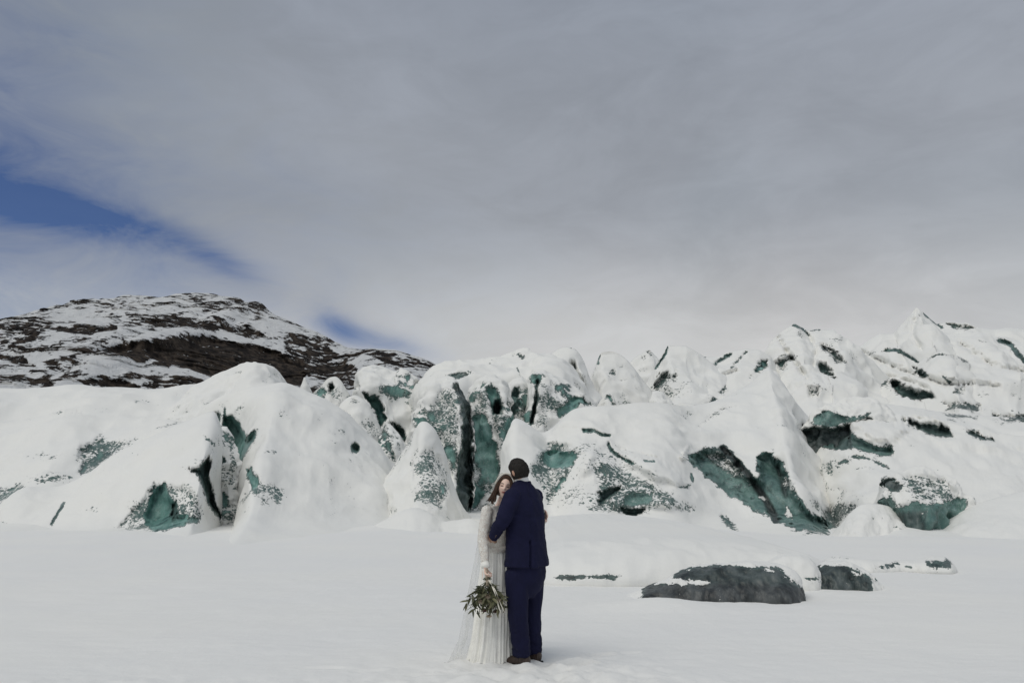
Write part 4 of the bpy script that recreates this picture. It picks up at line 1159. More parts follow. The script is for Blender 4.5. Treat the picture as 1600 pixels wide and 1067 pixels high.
def set_v(me, V):
    me.vertices.foreach_set('co', np.ascontiguousarray(V, np.float32).ravel())
    me.update()


def smooth_faces(me):
    me.polygons.foreach_set('use_smooth', np.ones(len(me.polygons), bool))
    me.update()


def attr(me, name, a):
    at = me.attributes.new(name, 'FLOAT', 'POINT')
    at.data.foreach_set('value', np.ascontiguousarray(a, np.float32))


def part(name, me, mat, root, label=None):
    """place a mesh built in world space under its thing"""
    V, _ = get_vn(me)
    set_v(me, V - np.array(root.location))
    smooth_faces(me)
    o = link(name, me, mat, root)
    if label:
        o['label'] = label
    return o


def hand(w, d, n, curl, thumb_side=1, scale=1.0, spread=0.12, tcurl=0.5, lens=(0.070, 0.078, 0.072, 0.056)):
    """palm and five fingers; w wrist, d pointing to the fingers, n out of the palm"""
    d = nrm(d)
    n = nrm(np.asarray(n) - d * np.dot(n, d))
    s = np.cross(d, n) * thumb_side                       # towards the thumb
    S = scale
    P = [tube([w - d * 0.02 * S, w + d * 0.02 * S, w + d * 0.06 * S, w + d * 0.092 * S], [(0.022 * S, 0.018 * S), (0.030 * S, 0.015 * S), (0.038 * S, 0.013 * S), (0.036 * S, 0.010 * S)], 16, n, 4)]
    for i, L in enumerate(lens):
        off = (0.028 - 0.0187 * i) * S
        b = w + d * (0.084 - 0.004 * abs(i - 1)) * S + s * off
        a = 0.0
        path = [b]
        for j, fr in enumerate((0.45, 0.32, 0.23)):
            a += curl * (0.8, 1.0, 0.8)[j]
            dd = d * math.cos(a) + n * math.sin(a) + s * spread * (1.5 - i) / 3
            path.append(path[-1] + nrm(dd) * L * fr * S)
        P.append(tube(path, [0.0098 * S, 0.0092 * S, 0.0085 * S, 0.0068 * S], 12, s, 3))
    b = w + d * 0.022 * S + s * 0.022 * S
    path = [b]
    for j, L in enumerate((0.036, 0.030, 0.024)):
        a = tcurl * j
        dd = nrm(s * (0.75 - 0.4 * j) + d * 0.75 + n * (0.25 + a))
        path.append(path[-1] + dd * L * S)
    P.append(tube(path, [0.014 * S, 0.0115 * S, 0.010 * S, 0.0075 * S], 12, n, 3))
    return P


def head_frame(fwd, up):
    f = nrm(fwd)
    u = nrm(np.asarray(up) - f * np.dot(up, f))
    return np.array([np.cross(f, u), f, u])                # rows: right, forward, up


def head(c, R, S=1.0, female=True):
    """head with brow, eye sockets, nose, lips, chin; c centre between the ears"""
    nr, seg = 90, 100
    ph = np.linspace(0.02, math.pi - 0.02, nr)
    th = np.linspace(0, 2 * math.pi, seg, endpoint=False)
    x = np.outer(np.sin(ph), np.cos(th)).ravel()
    y = np.outer(np.sin(ph), np.sin(th)).ravel()
    z = np.outer(np.cos(ph), np.ones(seg)).ravel()
    X, Yl, Zl = x * 0.074, y * 0.096, z * 0.118
    low = smooth(0.0, -1.0, z)
    X = X * (1 - 0.30 * low)
    Yl = np.where(y < 0, Yl * (1 - 0.55 * low), Yl * (1 - 0.10 * low))
    front = smooth(0.0, 0.75, y)

    def gb(cx, cz, wx, wz):
        return np.exp(-((X - cx) / wx) ** 2 - ((Zl - cz) / wz) ** 2) * front
    Yl = Yl - 0.004 * front * smooth(0.02, 0.06, np.abs(X))
    nose = np.exp(-(X / (0.0095 + 0.10 * np.clip(0.012 - Zl, 0, 0.045))) ** 2) * smooth(-0.034, -0.024, Zl) * smooth(0.028, -0.022, Zl) * front
    Yl = Yl + 0.021 * nose
    for sx in (-1, 1):
        Yl = Yl - 0.0105 * gb(sx * 0.031, 0.010, 0.017, 0.013)
        Yl = Yl + 0.0065 * gb(sx * 0.031, 0.006, 0.012, 0.0075)      # lowered lid
        Yl = Yl + 0.004 * gb(sx * 0.030, 0.028, 0.020, 0.007)
        Yl = Yl + 0.004 * gb(sx * 0.040, -0.028, 0.018, 0.018)
    Yl = Yl + 0.0065 * gb(0, -0.052, 0.019, 0.0055) + 0.0070 * gb(0, -0.063, 0.017, 0.006) - 0.003 * gb(0, -0.0575, 0.022, 0.0022)
    Yl = Yl - 0.004 * gb(0, -0.076, 0.02, 0.006) + 0.008 * gb(0, -0.096, 0.018, 0.014)
    L = np.stack([X, Yl, Zl], -1) * S
    V = c + L @ R
    F = [tuple(f) for f in grid_faces(nr, seg, True)]
    k = len(V)
    V = np.vstack([V, V[:seg].mean(0), V[-seg:].mean(0)])
    for j in range(seg):
        F.append((k, (j + 1) % seg, j))
        o = (nr - 1) * seg
        F.append((k + 1, o + j, o + (j + 1) % seg))
    P = [(V, F)]
    for sx in (-1, 1):                                     # ears
        e = c + (np.array([sx * (0.079 if female else 0.088), -0.004, -0.010]) * S) @ R
        P.append(ellipsoid(e, [R[0] * 0.010 * S, (R[1] * 0.9 + R[2] * 0.25) * 0.017 * S, R[2] * 0.031 * S], 14, 9))
    return P


def face_attrs(me, c, R, S):
    V, _ = get_vn(me)
    L = ((V - c) @ R.T) / S
    X, Yl, Zl = L.T
    fr = smooth(0.04, 0.06, Yl) * (np.abs(X) < 0.07) * (np.abs(Zl) < 0.12)

    def gb(cx, cz, wx, wz):
        return np.exp(-((X - cx) / wx) ** 4 - ((Zl - cz) / wz) ** 4) * fr
    lip = gb(0, -0.057, 0.023, 0.0110)
    dark = 0
    for sx in (-1, 1):
        dark = np.maximum(dark, 1.0 * gb(sx * 0.031, 0.0040, 0.0175, 0.0060))        # lashes of lowered lids
        t = (np.abs(X) - 0.014) / 0.034
        arch = 0.0275 + 0.006 * np.sin(np.clip(t, 0, 1) * 2.4)
        dark = np.maximum(dark, 0.85 * np.exp(-((Zl - arch) / 0.0050) ** 4) * smooth(-0.05, 0.1, t) * smooth(1.08, 0.9, t) * fr)
    shade = np.maximum(gb(0.031, 0.012, 0.018, 0.009), gb(-0.031, 0.012, 0.018, 0.009))     # eye shadow make-up
    blush = np.maximum(gb(0.045, -0.03, 0.02, 0.016), gb(-0.045, -0.03, 0.02, 0.016))
    attr(me, 'lip', lip)
    attr(me, 'dark', dark)
    attr(me, 'tint', np.maximum(0.55 * shade, 0.25 * blush))


def skin_mat(name, base):
    m, q = new_mat(name)
    t = q.node('ShaderNodeTexCoord').outputs['Object']
    a = lambda n: q.node('ShaderNodeAttribute', attribute_name=n).outputs['Fac']
    nz = q.noise(t, 30, 4)
    c = q.mix(q.rng(nz, 0.3, 0.7), tuple(x * 0.92 for x in base), tuple(min(1, x * 1.06) for x in base))
    c = q.mix(a('tint'), c, (base[0] * 0.55, base[1] * 0.40, base[2] * 0.38))
    c = q.mix(a('lip'), c, (0.30, 0.085, 0.075))
    c = q.mix(a('dark'), c, (0.025, 0.016, 0.012))
    b = q.node('ShaderNodeBsdfPrincipled', {'Base Color': c, 'Roughness': 0.5, 'Specular IOR Level': 0.35, 'Subsurface Weight': 0.08,
                                            'Subsurface Radius': (0.01, 0.004, 0.002), 'Subsurface Scale': 0.3})
    q.node('ShaderNodeOutputMaterial', {'Surface': b.outputs[0]})
    return m


def cloth_mat(name, col, weave=900.0, rough=0.85, var=0.12, bump=0.0006, sheen=0.15):
    m, q = new_mat(name)
    t = q.node('ShaderNodeTexCoord').outputs['Object']
    nz = q.rng(q.noise(t, 9.0, 5, 0.6), 0.3, 0.7, 1 - var, 1 + var)
    f = q.rng(q.noise(t, weave * 0.4, 2), 0.3, 0.7, 0.86, 1.14)
    k = q.math('MULTIPLY', nz, f)
    c = q.mix(1.0, col, q.node('ShaderNodeCombineXYZ', {0: k, 1: k, 2: k}).outputs[0], 'MULTIPLY')
    h = q.math('ADD', q.noise(t, weave * 0.4, 2), q.math('MULTIPLY', q.noise(t, 40.0, 4), 3.0))
    bp = q.node('ShaderNodeBump', {'Height': h, 'Strength': 0.5, 'Distance': bump})
    b = q.node('ShaderNodeBsdfPrincipled', {'Base Color': c, 'Roughness': rough, 'Specular IOR Level': 0.2, 'Normal': bp.outputs[0], 'Sheen Weight': sheen})
    q.node('ShaderNodeOutputMaterial', {'Surface': b.outputs[0]})
    return m


def lace_mat(name):
    m, q = new_mat(name)
    t = q.node('ShaderNodeTexCoord').outputs['Object']
    v1 = q.node('ShaderNodeTexVoronoi', {'Vector': t, 'Scale': 95.0}, feature='DISTANCE_TO_EDGE').outputs[0]
    nz = q.noise(t, 60, 3, 0.6, 0.8)
    thread = q.rng(q.math('ADD', q.math('MULTIPLY', v1, -1.0), q.math('MULTIPLY', nz, 0.6)), 0.05, 0.22)
    c = q.mix(thread, (0.64, 0.56, 0.49), (0.80, 0.79, 0.74))
    bp = q.node('ShaderNodeBump', {'Height': thread, 'Strength': 0.8, 'Distance': 0.003})
    b = q.node('ShaderNodeBsdfPrincipled', {'Base Color': c, 'Roughness': 0.8, 'Specular IOR Level': 0.25, 'Normal': bp.outputs[0]})
    q.node('ShaderNodeOutputMaterial', {'Surface': b.outputs[0]})
    return m


def hair_mat(name, dark, light):
    m, q = new_mat(name)
    t = q.node('ShaderNodeTexCoord').outputs['Object']
    nz = q.noise(q.mapping(t, scale=(1, 1, 0.25)), 160.0, 4, 0.7)
    c = q.mix(q.rng(nz, 0.32, 0.68), dark, light)
    bp = q.node('ShaderNodeBump', {'Height': nz, 'Strength': 0.7, 'Distance': 0.004})
    b = q.node('ShaderNodeBsdfPrincipled', {'Base Color': c, 'Roughness': 0.6, 'Specular IOR Level': 0.25, 'Normal': bp.outputs[0]})
    q.node('ShaderNodeOutputMaterial', {'Surface': b.outputs[0]})
    return m


M_NAVY = cloth_mat('navy_wool', (0.0080, 0.0090, 0.033), sheen=0.0)
M_SHIRT = cloth_mat('white_cotton', (0.72, 0.72, 0.72))
M_SKIN_M = skin_mat('tan_skin', (0.46, 0.27, 0.19))
M_SKIN_W = skin_mat('pale_skin', (0.80, 0.58, 0.48))
M_HAIR_M = hair_mat('dark_brown_hair', (0.004, 0.0035, 0.003), (0.022, 0.017, 0.014))
M_HAIR_W = hair_mat('auburn_hair', (0.022, 0.013, 0.009), (0.085, 0.045, 0.028))
M_LEATHER = simple_mat('brown_leather', (0.050, 0.032, 0.024), 0.45, 0.4, 0.3, 40, 0.002, 120)
M_SOLE = simple_mat('dark_rubber', (0.015, 0.014, 0.013), 0.7, 0.2)
M_BUTTON = simple_mat('dark_button', (0.10, 0.07, 0.05), 0.4, 0.4)
M_LACE = lace_mat('ivory_lace')
M_CHIFFON = cloth_mat('ivory_chiffon', (0.86, 0.85, 0.80), 900, 0.85, 0.06, 0.0004, 0.1)
M_BAND = simple_mat('cream_satin', (0.74, 0.70, 0.60), 0.35, 0.5)

# ---- man in the navy suit
MY = 7.77
man = empty('person', (0.13, MY, 0.0))
tag(man, 'man in a navy blue suit seen from behind, hugging the woman', 'person')
mf = nrm((-0.78, 0.62, 0))            # the way he faces
ms = nrm((0.62, 0.78, 0))             # his right
mz = np.array([0, 0, 1.0])


def mring(u, v, a, b, dY=0.0):
    return (pt(u, v, MY + dY), a, b, ms, mf)


# body (skin), one continuous figure under the clothes
mhead_c = pt(810.5, 736.5, MY - 0.03)
mR = head_frame(nrm((-0.70, 0.66, -0.30)), nrm((-0.24, 0.06, 1.0)))
neck0, neck1 = pt(817, 764, MY), pt(812, 742, MY - 0.02)
shL, shR = pt(801, 774, 7.60), pt(836, 774, 7.95)
elL, wrL = pt(786, 813, 7.55), pt(770, 839, 7.66)
elR, wrR = pt(830, 823, 8.10), pt(792, 832, 8.20)
hipL, knL, anL = pt(808, 892, 7.69), pt(809, 958, 7.66), pt(815, 1018, 7.69)
hipR, knR, anR = pt(833, 892, 7.87), pt(831, 958, 7.87), pt(833, 1014, 7.88)
mb = head(mhead_c, mR, 0.98, False)
mb += [tube([neck0, (neck0 + neck1) / 2, neck1], [0.062, 0.058, 0.056], 18)]
mb += [rings([mring(824, 905, 0.16, 0.12), mring(822, 850, 0.17, 0.13), mring(820, 800, 0.19, 0.135), mring(818, 772, 0.17, 0.09), mring(817, 757, 0.07, 0.06)], 28)]
mb += [tube([shL, elL, wrL], [0.058, 0.045, 0.028], 14), tube([shR, elR, wrR], [0.058, 0.045, 0.028], 14)]
mb += hand(wrL, pt(758, 846, 7.84) - wrL, nrm((0.3, 0.9, 0.2)), 0.25, 1, 1.0)
mb += hand(wrR, pt(765, 836, 8.18) - wrR, nrm((-0.1, -1, 0)), 0.25, 1, 1.0)
for h_, k_, a_ in ((hipL, knL, anL), (hipR, knR, anR)):
    mb += [tube([h_ + mz * 0.06, h_, k_, a_, np.array([a_[0], a_[1], 0.03])], [0.085, 0.085, 0.06, 0.042, 0.036], 16)]
    g1 = np.array([a_[0], a_[1], 0.022])
    mb += [tube([g1 - mf * 0.05, g1 + mf * 0.06 - mz * 0.002, g1 + mf * 0.13 - mz * 0.010], [0.032, 0.030, 0.018], 12)]
me = fuse(mb, 0.006, 3, 0.4, 'body')
face_attrs(me, mhead_c, mR, 0.98)
part('body', me, M_SKIN_M, man)

# jacket
jk = [rings([mring(823, 884, 0.246, 0.188), mring(823, 872, 0.240, 0.182), mring(822, 850, 0.226, 0.168), mring(821, 830, 0.222, 0.160), mring(820.5, 805, 0.228, 0.158),
             mring(819.5, 785, 0.226, 0.146), mring(818, 770, 0.200, 0.120), mring(817, 760, 0.135, 0.094), mring(816, 752, 0.085, 0.076)], 48, 5)]
jk += [tube([shL + mz * 0.0, (shL + elL) / 2 + mz * 0.0, elL, (elL + wrL) / 2, wrL], [0.082, 0.080, 0.072, 0.062, 0.053], 24)]
jk += [tube([shR, (shR + elR) / 2, elR, wrR], [0.084, 0.076, 0.068, 0.052], 20)]
jk += [ellipsoid(shL + mz * 0.004, [ms * 0.072, mf * 0.078, mz * 0.066]), ellipsoid(shR + mz * 0.002, [ms * 0.07, mf * 0.078, mz * 0.066])]
me = fuse(jk, 0.0075, 5, 0.5, 'jacket')
V, N = get_vn(me)
u, v = proj(V)
frontf = smooth(0.05, 0.3, -N[:, 1])
# drape: diagonal pulls from the raised arm, sleeve creases, hem fold, vent and centre seam
dsp = 0.006 * fbm(np.c_[(V[:, 0] + 0.5 * V[:, 2]) * 16, V[:, 1] * 8, (V[:, 2] - 0.7 * V[:, 0]) * 7], 3)
arm = smooth(0.13, 0.05, np.minimum.reduce([np.linalg.norm(V - (shL * (1 - t) + elL * t), axis=1) for t in np.linspace(0.3, 1, 6)] +
                                           [np.linalg.norm(V - (elL * (1 - t) + wrL * t), axis=1) for t in np.linspace(0, 1, 6)]))
ad = nrm(wrL - shL)
dsp += arm * 0.008 * fbm(np.c_[(V @ ad) * 16, V[:, 0] * 7, V[:, 1] * 7], 2)
seam = sd_line(u, v, [(826, 756), (829, 790), (830, 830), (830, 850)], 1.2)
vent = sd_line(u, v, [(829.5, 846), (830, 862), (829, 886)], 1.4)
dsp -= frontf * (0.004 * smooth(-1.4, 0.8, seam) + 0.022 * smooth(-1.3, 0.9, vent))
flap = smooth(829, 831, u) * smooth(840, 860, v) * frontf * smooth(846, 836, u)
dsp += 0.010 * flap
lap = sd_line(u, v, [(806, 757), (812, 751), (822, 748), (829, 750)], 2.6)          # turned-down jacket collar
dsp += 0.010 * smooth(-2, 1.5, lap)
pull = sd_line(u, v, [(806, 800), (822, 808), (846, 806)], 2.5)
dsp -= frontf * 0.006 * smooth(-3, 2, pull)
pull = sd_line(u, v, [(804, 838), (824, 846), (850, 842)], 3)
dsp -= frontf * 0.007 * smooth(-4, 2, pull)
set_v(me, V + N * dsp[:, None])
jacket = part('jacket', me, M_NAVY, man, 'navy blue suit jacket with a centre vent')
for k in range(3):                                         # sleeve buttons
    c = elL * (0.22 - 0.07 * k) + wrL * (0.78 + 0.07 * k) + np.array([0.012, -0.058, -0.012])
    bmx = joined([ellipsoid(c, [np.array([0.007, 0, 0]), np.array([0, 0.004, 0]), np.array([0, 0, 0.007])], 12, 7)])
    V, _ = get_vn(bmx)
    set_v(bmx, V - np.array(man.location))
    smooth_faces(bmx)
    link('button', bmx, M_BUTTON, jacket)

# shirt collar
cu = mf * 0.0
cr = [(pt(815.5, 753, MY - 0.005), 0.074, 0.070, ms, mf), (pt(814.5, 747, MY - 0.012), 0.070, 0.067, ms, mf), (pt(813.5, 741.5, MY - 0.018), 0.0665, 0.064, ms, mf)]
me = joined([rings(cr, 40, 4)], 'shirt_collar')
part('shirt_collar', me, M_SHIRT, man)

# trousers
tr = [rings([mring(823, 872, 0.205, 0.150), mring(823, 885, 0.212, 0.158), mring(822, 905, 0.215, 0.155), mring(822, 920, 0.17, 0.12), mring(822, 934, 0.10, 0.07)], 40, 4)]
for h_, k_, a_, w in ((hipL, knL, anL, 1.0), (hipR, knR, anR, 0.96)):
    tr += [tube([h_, h_ * 0.5 + k_ * 0.5, k_, k_ * 0.45 + a_ * 0.55, a_, a_ - mz * 0.03], [0.114 * w, 0.106 * w, 0.092 * w, 0.087 * w, 0.085 * w, 0.084 * w], 26)]
me = fuse(tr, 0.0075, 4, 0.5, 'trousers')
V, N = get_vn(me)
u, v = proj(V)
dsp = 0.007 * fbm(np.c_[V[:, 0] * 11, V[:, 1] * 9, V[:, 2] * 3.0 + V[:, 0] * 4], 3)
lowz = smooth(0.55, 0.12, V[:, 2])
dsp += lowz * 0.011 * fbm(np.c_[V[:, 0] * 9, V[:, 1] * 9, V[:, 2] * 17 + V[:, 0] * 8], 2)
hi = smooth(0.62, 0.85, V[:, 2])
dsp += hi * 0.006 * fbm(np.c_[V[:, 0] * 12, V[:, 1] * 9, V[:, 2] * 13 + V[:, 0] * 9] + 4, 2)
crease = sd_line(u, v, [(806, 900), (804, 960), (810, 1015)], 1.5)
dsp += 0.004 * smooth(-3, 1, crease) * smooth(0, 0.3, -N[:, 1])
set_v(me, V + N * dsp[:, None])
part('trousers', me, M_NAVY, man)

# shoes
for a_ in (anL, anR):
    g0 = np.array([a_[0], a_[1], -0.022])
    up = [tube([g0 - mf * 0.075 + mz * 0.055, g0 - mf * 0.02 + mz * 0.06, g0 + mf * 0.07 + mz * 0.052, g0 + mf * 0.15 + mz * 0.038, g0 + mf * 0.205 + mz * 0.03],
               [(0.040, 0.046), (0.042, 0.052), (0.046, 0.042), (0.044, 0.030), (0.026, 0.020)], 22)]
    up += [tube([g0 - mf * 0.03 + mz * 0.05, g0 - mf * 0.02 + mz * 0.12], [0.048, 0.047], 18)]
    shoe = part('shoe', fuse(up, 0.006, 3, 0.5, 'shoe'), M_LEATHER, man)
    so = [tube([g0 - mf * 0.095 + mz * 0.012, g0 - mf * 0.03 + mz * 0.012, g0 + mf * 0.06 + mz * 0.012, g0 + mf * 0.15 + mz * 0.012, g0 + mf * 0.215 + mz * 0.014],
               [(0.034, 0.014), (0.042, 0.014), (0.044, 0.013), (0.048, 0.012), (0.026, 0.010)], 18)]
    sm = joined(so, 'sole')
    V, _ = get_vn(sm)
    set_v(sm, V - np.array(man.location))
    smooth_faces(sm)
    link('sole', sm, M_SOLE, shoe)

# hair
def hair_cap(c, R, S, hairline, amp, thick, name):
    nr, seg = 80, 110
    ph = np.linspace(0.02, 2.35, nr)
    th = np.linspace(0, 2 * math.pi, seg, endpoint=False)
    x = np.outer(np.sin(ph), np.cos(th)).ravel()
    y = np.outer(np.sin(ph), np.sin(th)).ravel()
    z = np.outer(np.cos(ph), np.ones(seg)).ravel()
    low = smooth(0.0, -1.0, z)
    L = np.stack([x * 0.074 * (1 - 0.12 * low), y * np.where(y < 0, 0.098 * (1 - 0.30 * low), 0.096), z * 0.118], -1)
    nrmv = nrm(np.array([1, 1, 1])) * 0
    out = L / np.linalg.norm(L, axis=1)[:, None]
    ang = np.arctan2(x, y)
    tex = fbm(np.stack([ang * 9, z * 3.0, x * 3], -1) + 5, 3) + 0.6 * fbm(np.stack([ang * 26, z * 4.0, x * 8], -1), 2)
    keep = hairline(x, y, z)
    L = L + out * (thick * keep + amp * tex * keep - 0.012 * (1 - keep))[:, None]
    V = c + (L * S) @ R
    F = grid_faces(nr, seg, True)
    return mesh_np(name, V, F)


me = hair_cap(mhead_c, mR, 0.98, lambda x, y, z: smooth(0.55, 0.25, y - 0.55 * np.clip(z, 0, 1)) * smooth(-0.70, -0.45, z + 0.10 * np.clip(-y, 0, 1)), 0.0065, 0.014, 'hair')
V0, N0 = get_vn(me)
F0 = [tuple(p.vertices) for p in me.polygons]
rt = random.Random(3)
tufts = [(V0, F0)]
Lc = (V0 - mhead_c) @ mR.T
for k in rt.sample(range(len(V0)), 900):
    if Lc[k, 2] < -0.055 or Lc[k, 1] > 0.06 + 0.5 * Lc[k, 2]:
        continue
    dn = nrm(N0[k] * 0.35 + nrm(-mR[2] * 0.8 - mR[1] * 0.5 + mR[0] * rt.uniform(-0.5, 0.5)) * 0.8)
    if np.dot(N0[k], V0[k] - mhead_c) < 0:
        continue
    b0 = V0[k] - N0[k] * 0.003
    tufts.append(tube([b0, b0 + dn * 0.010 + N0[k] * 0.003, b0 + dn * rt.uniform(0.018, 0.026)], [0.0032, 0.0026, 0.0006], 5, (0.2, 0.3, 0.9), 2))
me = joined(tufts, 'hair')
part('hair', me, M_HAIR_M, man, 'short dark brown hair')

# ---- woman in the ivory wedding dress
WY = 7.93
woman = empty('person', (-0.14, WY, 0.0))
tag(woman, 'woman in an ivory lace wedding dress leaning her head on the man, holding a bouquet', 'person')
wf = nrm((0.72, -0.69, 0))
ws = nrm((-0.69, -0.72, 0))           # her right
wz = mz


def wring(u, v, a, b, dY=0.0):
    return (pt(u, v, WY + dY), a, b, ws, wf)


whead_c = pt(788.5, 761, 7.78)
wR = head_frame(nrm((0.02, -1.0, 0.03)), nrm((0.20, 0.0, 1.0)))
wS = 0.90
wneck0, wneck1 = pt(779, 798, 7.93), pt(788, 774, 7.87)
wshR, wshL = pt(761, 798, 7.80), pt(792, 798, 8.06)
welR, wwrR = pt(754.5, 842, 7.72), pt(758.5, 883, 7.62)
welL, wwrL = pt(822, 822, 8.16), pt(851, 812, 8.02)
wb = head(whead_c, wR, wS, True)
wb += [tube([wneck0, (wneck0 + wneck1) / 2, wneck1], [0.054, 0.046, 0.046], 18)]
wb += [rings([wring(774, 960, 0.13, 0.12), wring(775, 900, 0.165, 0.125), wring(777, 855, 0.125, 0.10), wring(777, 820, 0.135, 0.110), wring(778, 802, 0.145, 0.085), wring(779, 790, 0.06, 0.055)], 26)]
wb += [tube([wshR, welR, wwrR], [0.044, 0.037, 0.024], 14), tube([wshL, welL, wwrL], [0.044, 0.036, 0.024], 14)]
grip = pt(760, 900, 7.575)
wb += hand(wwrR, pt(759.5, 905, 7.585) - wwrR, nrm((0.85, -0.25, 0)), 0.85, -1, 0.92, 0.04, 0.5)
wb += hand(wwrL, pt(855, 800, 7.93) - wwrL, nrm((-0.75, -0.55, 0.1)), 0.22, 1, 0.95, 0.10, 0.3)
for du in (-9, 9):
    wb += [tube([pt(774 + du, 945, WY), pt(774 + du, 990, WY), pt(774 + du, 1026, WY)], [0.075, 0.05, 0.032], 14)]
me = fuse(wb, 0.0045, 2, 0.35, 'body')
face_attrs(me, whead_c, wR, wS)
part('body', me, M_SKIN_W, woman)

# lace bodice with long sleeves
bd = [rings([wring(776, 866, 0.150, 0.122), wring(777, 855, 0.142, 0.114), wring(777, 838, 0.150, 0.122), wring(777, 820, 0.160, 0.132), wring(777.5, 806, 0.166, 0.112), wring(778, 797, 0.150, 0.088), wring(779, 790, 0.088, 0.070)], 36, 5)]
bd += [tube([wshR + wz * 0.0, (wshR + welR) / 2, welR, (welR + wwrR) / 2, wwrR + (wwrR - welR) * -0.02], [0.056, 0.056, 0.051, 0.046, 0.036], 20)]
bd += [tube([wshL, welL, wwrL], [0.058, 0.048, 0.034], 16), ellipsoid(wshR + wz * 0.004, [ws * 0.056, wf * 0.056, wz * 0.05])]
me = fuse(bd, 0.006, 4, 0.5, 'lace_bodice')
V, N = get_vn(me)
u, v = proj(V)
dsp = 0.0022 * fbm(V * np.array([26, 26, 20]), 2)
near = smooth(0.14, 0.05, np.minimum.reduce([np.linalg.norm(V - (wshR * (1 - t) + welR * t), axis=1) for t in np.linspace(0.2, 1, 6)] +
                                            [np.linalg.norm(V - (welR * (1 - t) + wwrR * t), axis=1) for t in np.linspace(0, 1, 6)]))
dsp += near * 0.004 * fbm(np.c_[V[:, 0] * 10, V[:, 1] * 10, V[:, 2] * 22], 2)
dsp += 0.004 * smooth(0, 0.6, fbm(V * 38 + 9, 2)) * smooth(0.12, 0.3, -N[:, 1]) * smooth(766, 774, u) * smooth(868, 800, v)   # beaded flowers
set_v(me, V + N * dsp[:, None])
part('lace_bodice', me, M_LACE, woman, 'ivory lace bodice with long sleeves')
cf = joined([tube([wwrR + (welR - wwrR) * 0.10, wwrR + (wwrR - welR) * 0.06], [0.040, 0.043], 24, sub=3)], 'cuff')
part('cuff', cf, M_CHIFFON, woman)

# skirt: gathered chiffon, falling to the snow
nr, seg = 150, 420
t = np.linspace(0, 1, nr)
cu_ = np.interp(t, [0, 0.2, 0.5, 0.8, 1], [776.5, 776, 773.5, 771, 769])
cv_ = np.interp(t, [0, 1], [857, 1034])
ra = np.interp(t, [0, 0.1, 0.3, 0.6, 0.85, 1], [0.142, 0.160, 0.172, 0.186, 0.205, 0.232])
rb = np.interp(t, [0, 0.1, 0.3, 0.6, 0.85, 1], [0.116, 0.140, 0.156, 0.176, 0.194, 0.215])
th = np.linspace(0, 2 * math.pi, seg, endpoint=False)
C = pt(cu_, cv_, WY - 0.03 * t)
C[:, 2] = np.interp(t, [0, 1], [C[0, 2], 0.005])
TH, TT = np.meshgrid(th, t)
fold = (0.55 * np.sin(TH * 13 + 2.6 * np.sin(TH * 3 + 1) + 1.2 * TT) * (0.5 + 0.5 * np.sin(TH * 2 + 4 * TT)) + 0.35 * np.sin(TH * 29 + 3 * np.sin(TH * 5) + 2.0 * TT)
        + 1.3 * fbm(np.stack([TH * 4.0, TT * 1.1, 0 * TH], -1), 3))
amp_ = 0.004 + 0.013 * TT ** 0.8
RA = ra[:, None] + fold * amp_
RB = rb[:, None] + fold * amp_
V = C[:, None, :] + (np.cos(TH) * RA)[..., None] * ws + (np.sin(TH) * RB)[..., None] * wf
# the hem trails on the snow to the left and front
V[..., 2] += 0.02 * fbm(np.stack([TH * 3, TT * 0 + 4, TT * 0], -1), 2) * smooth(0.9, 1.0, TT)
V = V.reshape(-1, 3)
me = mesh_np('skirt', V, grid_faces(nr, seg, True))
part('skirt', me, M_CHIFFON, woman, 'flowing ivory chiffon skirt')
# embroidered belt at the waist
bl = rings([wring(776.5, 862, 0.160, 0.130), wring(776.5, 858, 0.162, 0.132), wring(777, 853, 0.156, 0.126)], 60, 4)
me = joined([bl], 'belt')
V, N = get_vn(me)
set_v(me, V + N * (0.005 * fbm(V * 60, 2))[:, None])
part('belt', me, M_LACE, woman)

# hair: cap plus loose waves falling over her right shoulder
def wl(x, y, z):
    return smooth(0.50, 0.34, y - 0.36 * np.clip(z, 0, 1) - 0.25 * np.clip(-x, 0, 1) * 0) 


cap = hair_cap(whead_c, wR, wS, wl, 0.004, 0.017, 'cap')
V0, _ = get_vn(cap)
F0 = [tuple(p.vertices) for p in cap.polygons]
bpy.data.meshes.remove(cap)
rl = random.Random(11)
parts = [(V0, F0)]
for k in range(95):
    side = -1 if k < 75 else 1                              # most of it on the image-left side
    a0 = rl.uniform(-0.5, 2.4)
    lx = side * (0.052 + 0.022 * rl.random())
    ly = 0.068 * math.cos(a0) - 0.012
    st = np.array([side * 0.020 * rl.uniform(0.2, 1.0), 0.058 * math.cos(a0 * 0.8) - 0.005, 0.118])
    p1 = np.array([lx * 1.05, ly, rl.uniform(0.02, 0.06)])
    p2 = np.array([lx * 1.28 + side * 0.005, ly * 0.98 - 0.004, -0.045 + rl.uniform(-0.01, 0.01)])
    p3 = np.array([lx * rl.uniform(1.30, 1.70), ly * 0.9 - 0.01 + rl.uniform(-0.01, 0.01), -0.105 + rl.uniform(-0.015, 0.01)])
    p4 = np.array([lx * rl.uniform(1.2, 2.1), ly * 0.8 - 0.01 + rl.uniform(-0.02, 0.015), -0.155 + rl.uniform(-0.03, 0.02)])
    p5 = p4 + np.array([side * rl.uniform(-0.03, 0.045), rl.uniform(-0.02, 0.02), -0.022])
    path = np.array([whead_c + (q * wS) @ wR for q in (st, p1, p2, p3, p4, p5)])
    parts.append(tube(path, [0.006, 0.011, 0.011, 0.010, 0.007, 0.002], 7, (0, 1, 0), 5))
me = joined(parts, 'hair')
part('hair', me, M_HAIR_W, woman, 'long wavy auburn brown hair')
